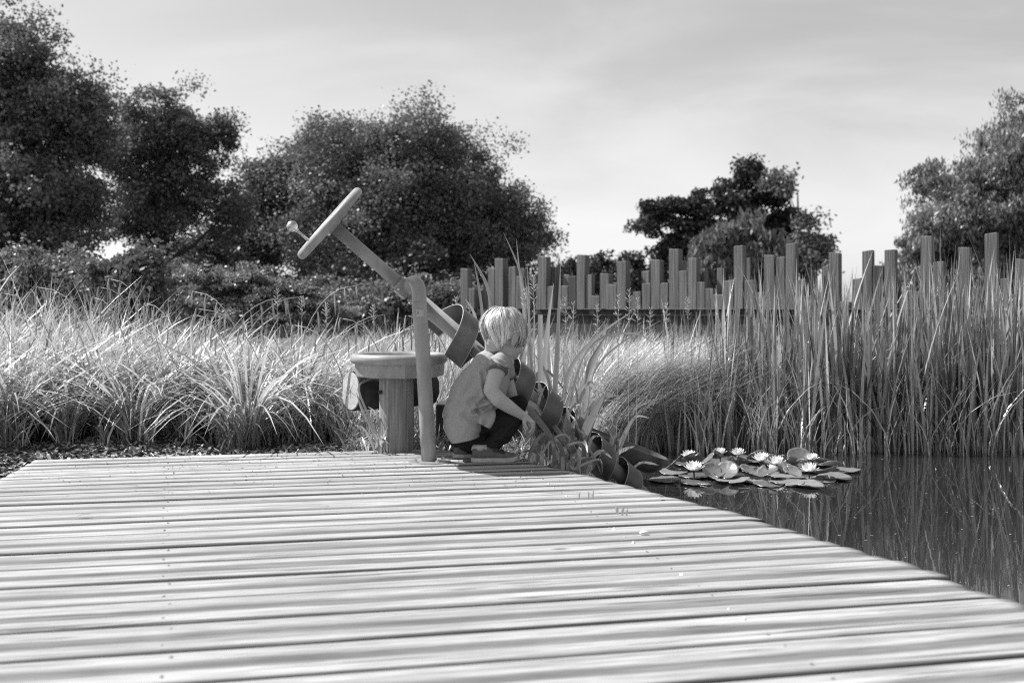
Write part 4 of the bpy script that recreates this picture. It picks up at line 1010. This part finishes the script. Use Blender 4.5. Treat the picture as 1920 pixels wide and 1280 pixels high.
for j in range(nv_ + 1):
    for i in range(nu_):
        ph = 2 * math.pi * i / nu_; th = .01 + 2.5 * j / nv_; p = None
        while True:
            d = crown * math.cos(th) + (t1 * math.cos(ph) + t2 * math.sin(ph)) * math.sin(th); p = hsurf(d, .94)
            if (p - Hc).dot(Uv) >= cut(p - Hc) + .012 or th < .1: break
            th -= .03
        v.append(p)
for j in range(nv_):
    for i in range(nu_): f.append((j * nu_ + i, j * nu_ + (i + 1) % nu_, (j + 1) * nu_ + (i + 1) % nu_, (j + 1) * nu_ + i))
m.add(v, f); m.build('hair_base', M['scalp'], hair)
# shoes
def shoe(px_heel, py, D, yawd, s=1.0):
    o = P(px_heel, py, D); o.z = .002; fx = Vector((math.cos(yawd), math.sin(yawd), 0)); sx_ = Vector((-math.sin(yawd), math.cos(yawd), 0)); up = Vector((0, 0, 1))
    Lh = .183 * s
    root = empty('shoe', (0, 0, 0)); root.parent = person; root.location = o - Vector(person.location)
    def W(t): return np.interp(t, [0, .06, .2, .45, .7, .88, .97, 1], [.012, .024, .029, .027, .034, .030, .017, .004]) * s
    def outl(z, g, t_end=1.0, n=30):
        q = []
        for i in range(n + 1): t = i / n; tt = .5 - .5 * math.cos(math.pi * t); q.append((tt, W(tt) + g))
        ring = [o + fx * (t * (Lh + 2 * g) - g) + sx_ * w_ + up * (z(t) if callable(z) else z) for t, w_ in q] + [o + fx * (t * (Lh + 2 * g) - g) - sx_ * w_ + up * (z(t) if callable(z) else z) for t, w_ in q[::-1][1:-1]]
        return ring
    toe = lambda t: .006 * max(0, (t - .8) / .2) ** 2
    m = MB(); m.loft([outl(lambda t: toe(t), -.001), outl(lambda t: .003 + toe(t), .003), outl(lambda t: .015 + toe(t), .004), outl(lambda t: .0185 + toe(t), .002)])
    sole_ = m.build('sole', M['rubber'], root, smooth=False)
    m = MB(); rings = []
    for t, (zl) in zip(np.linspace(.0, 1.0, 26), range(26)):
        hgt = np.interp(t, [0, .04, .18, .38, .52, .7, .85, .95, 1], [.052, .066, .067, .060, .055, .042, .033, .024, .016]) * s
        wv = W(t) + .0005; c = o + fx * (t * Lh * .985 + .001) + up * (.015 + toe(t)); ring = []
        for k in range(21):
            a = math.pi * k / 20; cw = math.cos(a); sw = math.sin(a)
            ring.append(c + sx_ * wv * (abs(cw) ** .55) * (1 if cw > 0 else -1) * (1 - .18 * sw * (t < .5)) + up * (hgt - .013) * (sw ** .6))
        rings.append(ring)
    m.loft(rings); m.build('upper', M['shoe'], root)
    # pale heel counter and collar, dark vamp, laces
    m = MB(); rr_ = []
    for t in np.linspace(.0, .34, 10):
        hgt = np.interp(t, [0, .04, .18, .34], [.054, .068, .069, .063]) * s; wv = W(t) + .0018; c = o + fx * (t * Lh - .0015) + up * .015
        rr_.append([c + sx_ * wv * (abs(math.cos(a)) ** .55) * (1 if math.cos(a) > 0 else -1) * (1 - .18 * math.sin(a)) + up * (hgt - .013) * (math.sin(a) ** .6) for a in np.linspace(R(38), R(142), 12)])
    m.loft(rr_, cap=False); m.build('heel_collar', M['rubber'], root)
    m = MB(); rr_ = []
    for t in np.linspace(.46, .72, 8):
        hgt = np.interp(t, [.38, .52, .7, .85], [.0605, .0556, .0428, .0335]) * s; wv = W(t) + .0016; c = o + fx * (t * Lh * .985 + .001) + up * (.0155 + toe(t))
        rr_.append([c + sx_ * wv * (abs(math.cos(a)) ** .55) * (1 if math.cos(a) > 0 else -1) + up * (hgt - .012) * (math.sin(a) ** .6) for a in np.linspace(R(28), R(152), 14)])
    m.loft(rr_, cap=False); m.build('side_panel', M['shoe_dark'], root)
    m = MB()
    for t in (.50, .57, .64):
        hgt = np.interp(t, [.38, .52, .7, .85], [.062, .057, .044, .035]) * s; wv = W(t) + .002; c = o + fx * (t * Lh * .985) + up * .016
        m.tube([c + sx_ * wv * math.cos(a) * .9 + up * (hgt - .011) * (math.sin(a) ** .6) + fx * .006 * math.cos(a) for a in np.linspace(R(50), R(130), 9)], .0018, 6)
    m.build('lace', M['rubber'], root)
    m = MB(); cc_ = o + fx * .034 + up * .046
    m.tube([cc_, cc_ + up * .012 + fx * .001, cc_ + up * .022], [.0255, .0265, .027], 20); m.build('sock', M['sticker'], root)
    return root
shoe(884.5, 866.5, 4.012, R(4)); shoe(851, 861, 4.115, R(10))

# ------------------------------------------------------------------ water lilies
def lily_pad(px, py, D, r, tilt, taz, curl, label, z=None, cup=0.0):
    r *= .86 if z is None else .72; tilt *= (.72 if z is not None else 1)
    c = P(px, py, D); k = (CAM_H - WATER_Z) / ((py - HOR) / F_PX) if z is None else D
    if z is None: c = Vector(((px - 960) / F_PX * k, k, WATER_Z + .006)) 
    n = 40; rings = 7; v = [(0, 0, 0)]; f = []; ph = random.uniform(0, 6.28)
    notch = random.uniform(0, 6.28)
    for j in range(1, rings + 1):
        q = j / rings
        for i in range(n + 1):
            a = notch + R(12) * (.2 + .8 * q) + (2 * math.pi - R(24) * (.2 + .8 * q)) * i / n
            rr = r * q * (1 + .03 * math.sin(3 * a + ph) * q)
            z_ = curl * r * q ** 3 * (.5 + .5 * math.sin(2 * a + ph)) + .015 * r * math.sin(9 * a + ph) * q ** 2 + cup * r * q * q
            v.append((rr * math.cos(a), rr * math.sin(a), z_))
    for i in range(n): f.append((0, 1 + i, 2 + i))
    for j in range(rings - 1):
        for i in range(n):
            a = 1 + j * (n + 1) + i; f.append((a, a + n + 1, a + n + 2, a + 1))
    rot = Matrix.Rotation(tilt, 3, Vector((math.cos(taz), math.sin(taz), 0)))
    vv = [rot @ Vector(q) + c for q in v]
    if z is None and tilt:
        mz = min(q.z for q in vv); lift = WATER_Z + .004 - mz if mz < WATER_Z else 0; vv = [q + Vector((0, 0, lift)) for q in vv]
    o = mesh_obj('lily_pad', vv, f, M['pad'], None, True, np.full(len(vv), random.uniform(0, 1)), origin=tuple(c))
    md = o.modifiers.new('s', 'SOLIDIFY'); md.thickness = .002
    return tag(o, label, 'lily pad', 'lily pads in the pond patch')
# flat pads: (px, py of the centre on the water, radius)
flat = [(1245, 901, .085), (1262, 887, .08), (1305, 907, .085), (1302, 893, .09), (1370, 905, .10), (1350, 893, .09), (1420, 903, .09), (1440, 909, .08), (1475, 907, .095), (1515, 912, .09), (1480, 896, .10), (1540, 901, .08), (1565, 897, .10), (1580, 883, .10), (1545, 886, .09), (1500, 882, .09), (1430, 888, .1), (1390, 880, .1), (1460, 872, .1), (1330, 878, .09), (1290, 872, .09), (1350, 866, .09), (1420, 865, .1), (1530, 872, .09), (1490, 862, .09), (1380, 860, .09)]
flat.sort(key=lambda q: q[0])
words = ['first', 'second', 'third', 'fourth', 'fifth', 'sixth', 'seventh', 'eighth', 'ninth', 'tenth', 'eleventh', 'twelfth', 'thirteenth', 'fourteenth', 'fifteenth', 'sixteenth', 'seventeenth', 'eighteenth', 'nineteenth', 'twentieth']
rows_ = {'front': [q for q in flat if q[1] >= 895], 'middle': [q for q in flat if 877 <= q[1] < 895], 'back': [q for q in flat if q[1] < 877]}
for rn, qs in rows_.items():
    for i, (px, py, r) in enumerate(qs):
        lily_pad(px, py, 5, r, R(random.uniform(0, 5)), random.uniform(0, 6.28), random.uniform(.02, .2), 'flat lily pad, %s from the left in the %s row of the patch' % (words[i], rn))
# raised and folded pads
raised = [(1265, 868, .07, 58, 250), (1298, 860, .075, 35, 200), (1325, 866, .08, 50, 260), (1335, 884, .07, 62, 20), (1362, 884, .085, 48, 330), (1352, 856, .07, 40, 100), (1388, 868, .085, 28, 160), (1405, 884, .07, 40, 60), (1420, 858, .075, 50, 190), (1440, 885, .075, 38, 300), (1455, 870, .08, 60, 40), (1478, 864, .075, 45, 140), (1498, 858, .085, 65, 355), (1486, 886, .065, 35, 30), (1512, 872, .07, 35, 120), (1540, 866, .08, 22, 160), (1560, 872, .07, 20, 180), (1545, 886, .085, 25, 200)]
for i, (px, py, r, tl, az) in enumerate(raised):
    D = (CAM_H - WATER_Z) / ((py + 14 - HOR) / F_PX)
    lily_pad(px, py, D, r, R(tl), R(az), random.uniform(.08, .28), 'raised curling lily pad, %s from the left among the lifted pads' % words[i], z=1, cup=.15)
def lily(px, py, r, label):
    D = (CAM_H - WATER_Z) / ((py + 16 - HOR) / F_PX); c = P(px, py, D)
    root = empty('water_lily', (c.x, c.y, WATER_Z), label, 'water lily', 'white water lilies in the patch')
    nb = NB()
    for ring, (n, el, l) in enumerate(((9, 22, 1.0), (9, 42, .95), (8, 60, .85), (6, 76, .7))):
        for k in range(n):
            a = 2 * math.pi * (k + .5 * (ring % 2)) / n + random.uniform(-.1, .1); L_p = r * l; d = Vector((math.cos(a), math.sin(a), 0)); e_ = R(el)
            pts = [c + d * .004, c + d * L_p * .35 * math.cos(e_) * 1.2 + Vector((0, 0, L_p * .35 * math.sin(e_) * .7)), c + d * L_p * .72 * math.cos(e_) + Vector((0, 0, L_p * .72 * math.sin(e_))), c + d * L_p * math.cos(e_) * .96 + Vector((0, 0, L_p * math.sin(e_) * 1.05))]
            v_, f_, t_ = strip(pts, [r * .10, r * .34, r * .30, r * .02], tuple((Vector((0, 0, 1)) * math.cos(e_) - d * math.sin(e_)).normalized()), .12, random.uniform(.3, 1), 3); nb.add(v_, f_, t_)
    nb.build('petals', M['petal'], root)
    m = MB(); m.ball(c + Vector((0, 0, r * .2)), (r * .16, r * .16, r * .22)); m.build('stamens', M['sticker'], root)
    m = MB(); m.tube([c + Vector((0, 0, .005)), Vector((c.x + .004, c.y, WATER_Z - .05))], .004, 8); m.build('stem', M['bark'], root)
for q in ((1292, 858, .052, 'small white water lily at the back left of the patch'), (1301, 882, .060, 'large open white water lily at the front left of the patch'), (1350, 851, .045, 'white water lily at the back, between the left lily and the patch centre'), (1384, 853, .050, 'ragged white water lily behind the centre of the patch'), (1428, 864, .058, 'upright white water lily in the centre of the patch'), (1456, 870, .055, 'white water lily just right of the centre one'), (1517, 884, .055, 'white water lily at the front right of the patch'), (1523, 862, .045, 'white water lily at the back right of the patch')): lily(*q)

# ------------------------------------------------------------------ iris plants with hand-placed blades
def iris(label, blades, D, extra=0, origin_px=(1020, 860), spread=30, hgt=(120, 260), cat='iris'):
    nb = NB(); o = P(origin_px[0], origin_px[1], D)
    for bl in blades:
        wpx = bl[0]; dd = bl[1]; ptsx = bl[2:]
        pts = [P(x, y, D + dd + .03 * i * (1 if dd < .2 else -1)) for i, (x, y) in enumerate(ptsx)]
        n = len(pts); ws = [wpx / F_PX * D * q for q in np.interp(np.linspace(0, 1, n), [0, .3, .7, 1], [.8, 1, .85, .06])]
        if bl[0] < 0: ws = [abs(q) if i < n - 1 else abs(wpx) / F_PX * D * .8 for i, q in enumerate(ws)]
        a = random.uniform(-.6, .6)
        v_, f_, t_ = strip(pts, [abs(q) for q in ws], (math.sin(a), -math.cos(a), 0), random.uniform(.05, .15), random.uniform(.2, 1)); nb.add(v_, f_, t_)
    for k in range(extra):
        x0 = origin_px[0] + random.uniform(-spread, spread); h = random.uniform(*hgt); l = random.gauss(0, .28) * h; y0 = origin_px[1]
        dr = random.choice([0, 0, .15, .5]) * h
        pts = [P(x0, y0, D + random.uniform(-.03, .05)), P(x0 + l * .12, y0 - h * .4, D), P(x0 + l * .5, y0 - h * .8, D + random.uniform(-.05, .05)), P(x0 + l * (1 + dr / h), y0 - h + dr, D + random.uniform(-.1, .1))]
        wq = random.uniform(5, 10) / F_PX * D
        a = random.uniform(-.8, .8)
        v_, f_, t_ = strip(pts, [wq * .8, wq, wq * .8, wq * .05], (math.sin(a), -math.cos(a), 0), .1, random.uniform(0, 1)); nb.add(v_, f_, t_)
    ob = nb.build('iris_plant', M['iris'], None, origin=(o.x, o.y, -.15)); return tag(ob, label, cat, 'irises on the bank')
iris('iris with broad cut-off blades just in front of the reaching hand', [(-12, 0, (1016, 875), (1014, 800), (1013, 720), (1013, 590)), (11, .05, (1030, 872), (1037, 780), (1045, 660), (1051, 494)), (10, .1, (1012, 872), (1018, 740), (1026, 620), (1038, 531)), (11, -.02, (1000, 870), (1003, 830), (1008, 790), (1020, 740)), (12, -.05, (1050, 868), (1052, 820), (1060, 790), (1075, 760))], 4.30, 9, (1012, 872), 26, (60, 190))
iris('pale sunlit iris blade leaning from the child\'s hand down to the deck edge', [(13, 0, (990, 763), (1008, 786), (1030, 815), (1046, 846))], 4.06, 0, (1018, 820))
iris('iris with long pale blades arching to the right over the chute', [(9, .05, (1042, 850), (1055, 760), (1070, 690), (1120, 630), (1185, 584)), (8, .1, (1075, 850), (1085, 760), (1105, 690), (1130, 640)), (11, .0, (1078, 858), (1092, 780), (1108, 700), (1132, 638)), (9, .06, (1085, 860), (1092, 790), (1100, 720), (1108, 675), (1150, 610)), (6, .1, (1060, 850), (1075, 720), (1115, 640), (1190, 625), (1235, 650)), (5, .1, (1100, 850), (1105, 730), (1125, 680), (1170, 640), (1240, 600)), (7, 0, (1060, 800), (1078, 745), (1102, 720), (1118, 735), (1125, 775))], 4.42, 12, (1075, 862), 34, (90, 230))
iris('iris with a thick twisted dark blade curling pale at its tip', [(15, -.02, (1078, 868), (1095, 820), (1115, 772), (1132, 745), (1160, 742)), (12, 0, (1072, 866), (1066, 820), (1078, 790), (1090, 770))], 4.24, 5, (1085, 872), 16, (50, 120))
iris('iris with drooping dark blades hanging over the deck edge', [(6, 0, (1030, 868), (1060, 838), (1090, 830), (1110, 850), (1128, 890)), (6, .02, (1050, 880), (1010, 850), (990, 845), (970, 858)), (6, 0, (1040, 875), (1080, 862), (1110, 860), (1130, 885)), (5, 0, (1010, 866), (1030, 830), (1060, 815), (1085, 850)), (5, 0, (1075, 880), (1100, 868), (1125, 862), (1130, 888)), (7, .0, (990, 866), (1000, 835), (1025, 812), (1062, 840), (1078, 876))], 4.10, 8, (1050, 880), 38, (30, 80))
iris('iris with very tall thin blades rising left of the child\'s head', [(9, .0, (925, 720), (923, 610), (915, 540), (881, 476)), (7, .05, (912, 720), (905, 600), (898, 540), (889, 492)), (6, .1, (975, 720), (985, 620), (978, 520), (944, 436)), (4, .1, (985, 720), (982, 600), (975, 520), (968, 448)), (5, 0, (990, 720), (992, 600), (989, 498)), (8, .05, (900, 720), (898, 650), (890, 590), (872, 560))], 4.75, 7, (950, 880), 45, (200, 330))
iris('thin upright blades between the child and the cut-off iris', [(5, 0, (1000, 830), (997, 700), (992, 600), (985, 520)), (5, 0, (990, 830), (992, 720), (1000, 640), (1003, 560)), (7, .05, (1022, 830), (1030, 720), (1028, 640), (1032, 570))], 4.55, 6, (1005, 860), 20, (150, 270))
iris('small iris in front of the chute with pale upturned tips', [(9, -.02, (1148, 868), (1158, 850), (1172, 842), (1190, 836)), (8, 0, (1150, 868), (1146, 850), (1142, 842), (1160, 832)), (6, .1, (1150, 870), (1162, 830), (1180, 795), (1204, 764)), (5, .12, (1160, 850), (1180, 800), (1195, 780), (1218, 784)), (5, .1, (1150, 868), (1152, 820), (1145, 780), (1100, 752)), (5, .05, (1120, 880), (1130, 850), (1128, 865), (1130, 890)), (5, .0, (1180, 885), (1200, 868), (1220, 868), (1235, 872))], 4.45, 4, (1150, 872), 14, (40, 120))
iris('low dark plant with curved blades at the foot of the table post', [(5, 0, (715, 850), (700, 800), (672, 730), (690, 712), (702, 706)), (6, 0, (712, 850), (700, 810), (678, 765), (668, 735)), (4, 0, (702, 845), (690, 815), (675, 800), (660, 820)), (4, 0, (690, 845), (692, 832), (700, 824), (712, 820)), (4, 0, (688, 845), (682, 828), (678, 818)), (5, 0, (706, 845), (712, 800), (706, 775), (690, 762))], 4.26, 6, (702, 850), 16, (20, 60), 'plant')
iris('iris with broad arching leaves hiding the middle turns of the screw', [(11, 0, (1070, 880), (1062, 840), (1040, 800), (1015, 790)), (12, .02, (1080, 882), (1090, 840), (1098, 800), (1118, 778)), (9, 0, (1092, 884), (1085, 850), (1070, 822), (1045, 826), (1030, 850)), (10, .03, (1060, 880), (1058, 830), (1064, 780), (1082, 752)), (9, -.01, (1098, 886), (1112, 856), (1130, 846), (1150, 862))], 4.20, 6, (1078, 884), 24, (50, 110))
# leafy ground plants around table and child's feet, behind the deck edge
nb = NB(); b = scatter(1500, -.75, .25, 4.45, 4.85, lambda x, y: y > 4.42); n = len(b)
v_, f_, t_ = blade_mesh(b, U_(.04, .19, n), U_(0, 6.28, n), U_(.2, 1.0, n), U_(.1, .7, n), U_(.004, .012, n), 4); nb.add(v_, f_, t_)
tag(nb.build('low_plants', M['iris']), 'low leafy plants under the table behind the deck edge', kind='stuff')
# leaning log-top ledge with straw behind the pole
m = MB(); m.loft([[Vector((x, y, z)) for x, y in ((-.36, 4.72), (.05, 4.72), (.05, 5.0), (-.36, 5.0))] for z in (-.06, .16)])
lg = m.build('retaining_board', M['bark'], None, smooth=False, origin=(-.2, 4.72, -.06)); tag(lg, 'dark timber ledge behind the pole, topped with pale straw', 'ledge')
# fallen bits on the boards
def bit(name, px, py, l, wd, a, mt, label, cat, up=.0, tint=.8):
    D = CAM_H / ((py - HOR) / F_PX); c = Vector(((px - 960) / F_PX * D, D, .004))
    d = Vector((math.cos(a), math.sin(a), 0))
    if up: pts = [c + Vector((0, 0, -.01)), c + Vector((0, 0, up * .5)) + d * l * .1, c + Vector((0, 0, up)) + d * l * .4]
    else: pts = [c - d * l / 2, c + Vector((0, 0, .004)), c + d * l / 2 + Vector((0, 0, .002))]
    v_, f_, t_ = strip(pts, [wd * .4, wd, wd * .15], (0, -1, 0) if up else (0, 0, 1), .15, tint)
    tag(mesh_obj(name, v_, f_, mt, None, True, t_, origin=tuple(c)), label, cat)
bit('petal', 1207, 1001, .026, .018, .3, M['petal'], 'white fallen petal on the deck right of centre', 'petal')
bit('grass_sprout', 1086, 934, .01, .006, .2, M['reed'], 'single short sprout between boards near the deck edge', 'sprout', .016)
bit('grass_sprout', 1104, 934, .012, .006, 2, M['reed'], 'left one of two sprouts close together between boards', 'sprout', .020)
bit('grass_sprout', 1112, 933, .01, .005, .6, M['reed'], 'right one of two sprouts close together between boards', 'sprout', .022)
bit('grass_sprout', 1158, 965, .02, .010, 2.4, M['reed'], 'bushy sprout between boards, left blade of the tuft', 'sprout', .026)
bit('grass_sprout', 1167, 966, .02, .009, .5, M['reed'], 'bushy sprout between boards, middle blade of the tuft', 'sprout', .024)
bit('grass_sprout', 1175, 967, .015, .007, .9, M['reed'], 'bushy sprout between boards, right blade of the tuft', 'sprout', .018)
bit('dead_leaf', 158, 969, .04, .006, .3, M['bark'], 'dark curled dead leaf on the left of the deck', 'leaf', 0, .1)
bit('dead_leaf', 757, 843, .05, .012, .1, M['chips'], 'dry leaf lying at the foot of the table post', 'leaf', 0, .7)
bit('dead_leaf', 1241, 936, .014, .008, .1, M['bark'], 'small dark leaf scrap near the right deck edge', 'leaf', 0, .1)
bit('dead_leaf', 977, 897, .012, .008, .7, M['bark'], 'small dark leaf scrap on the deck below the child', 'leaf', 0, .1)
nb_ = 420; x_ = rng.uniform(.3, 3.2, nb_); D_ = rng.uniform(2.2, 5.55, nb_); k_ = (x_ > right_x(D_) + .03) & (pond_mask(x_, D_) > .9); x_ = x_[k_]; D_ = D_[k_]; n = len(x_)
c = np.stack([x_, D_, np.full(n, WATER_Z + .0015)], -1); a = U_(0, 6.28, n); l = U_(.001, .006, n) * (1 + 4 * (U_(0, 1, n) > .96)); wq = U_(.0008, .002, n)
dx = np.stack([np.cos(a), np.sin(a), 0 * a], -1) * l[:, None]; dy = np.stack([-np.sin(a), np.cos(a), 0 * a], -1) * wq[:, None]
tag(mesh_obj('floating_debris', np.stack([c - dx - dy, c + dx - dy, c + dx + dy, c - dx + dy], 1).reshape(-1, 3), np.arange(4 * n).reshape(-1, 4), M['chips'], tint=np.repeat(U_(.3, 1, n), 4)), 'specks of pollen and plant bits floating on the pond', kind='stuff')
# crumbs of mulch blown onto the far boards
nb_ = 900; py_ = HOR + 268 + np.abs(rng.normal(0, 34, nb_)); D_ = CAM_H * F_PX / (py_ - HOR); x_ = rng.uniform(-1.9, .3, nb_)
k_ = (D_ < far_edge(np.minimum(x_, .0)) - .02) & (x_ < right_x(D_) - .03); D_ = D_[k_]; x_ = x_[k_]; n = len(x_)
c = np.stack([x_, D_, np.full(n, .004)], -1); a = U_(0, 6.28, n); l = U_(.001, .006, n); wq = U_(.0008, .0025, n)
dx = np.stack([np.cos(a), np.sin(a), rng.normal(0, .3, n)], -1) * l[:, None]; dy = np.stack([-np.sin(a), np.cos(a), np.zeros(n)], -1) * wq[:, None]
v_ = np.stack([c - dx - dy, c + dx - dy, c + dx + dy, c - dx + dy], 1).reshape(-1, 3)
tag(mesh_obj('mulch_crumbs', v_, np.arange(4 * n).reshape(-1, 4), M['chips'], tint=np.repeat(U_(0, .6, n), 4)), 'crumbs of mulch scattered on the far boards of the deck', kind='stuff')
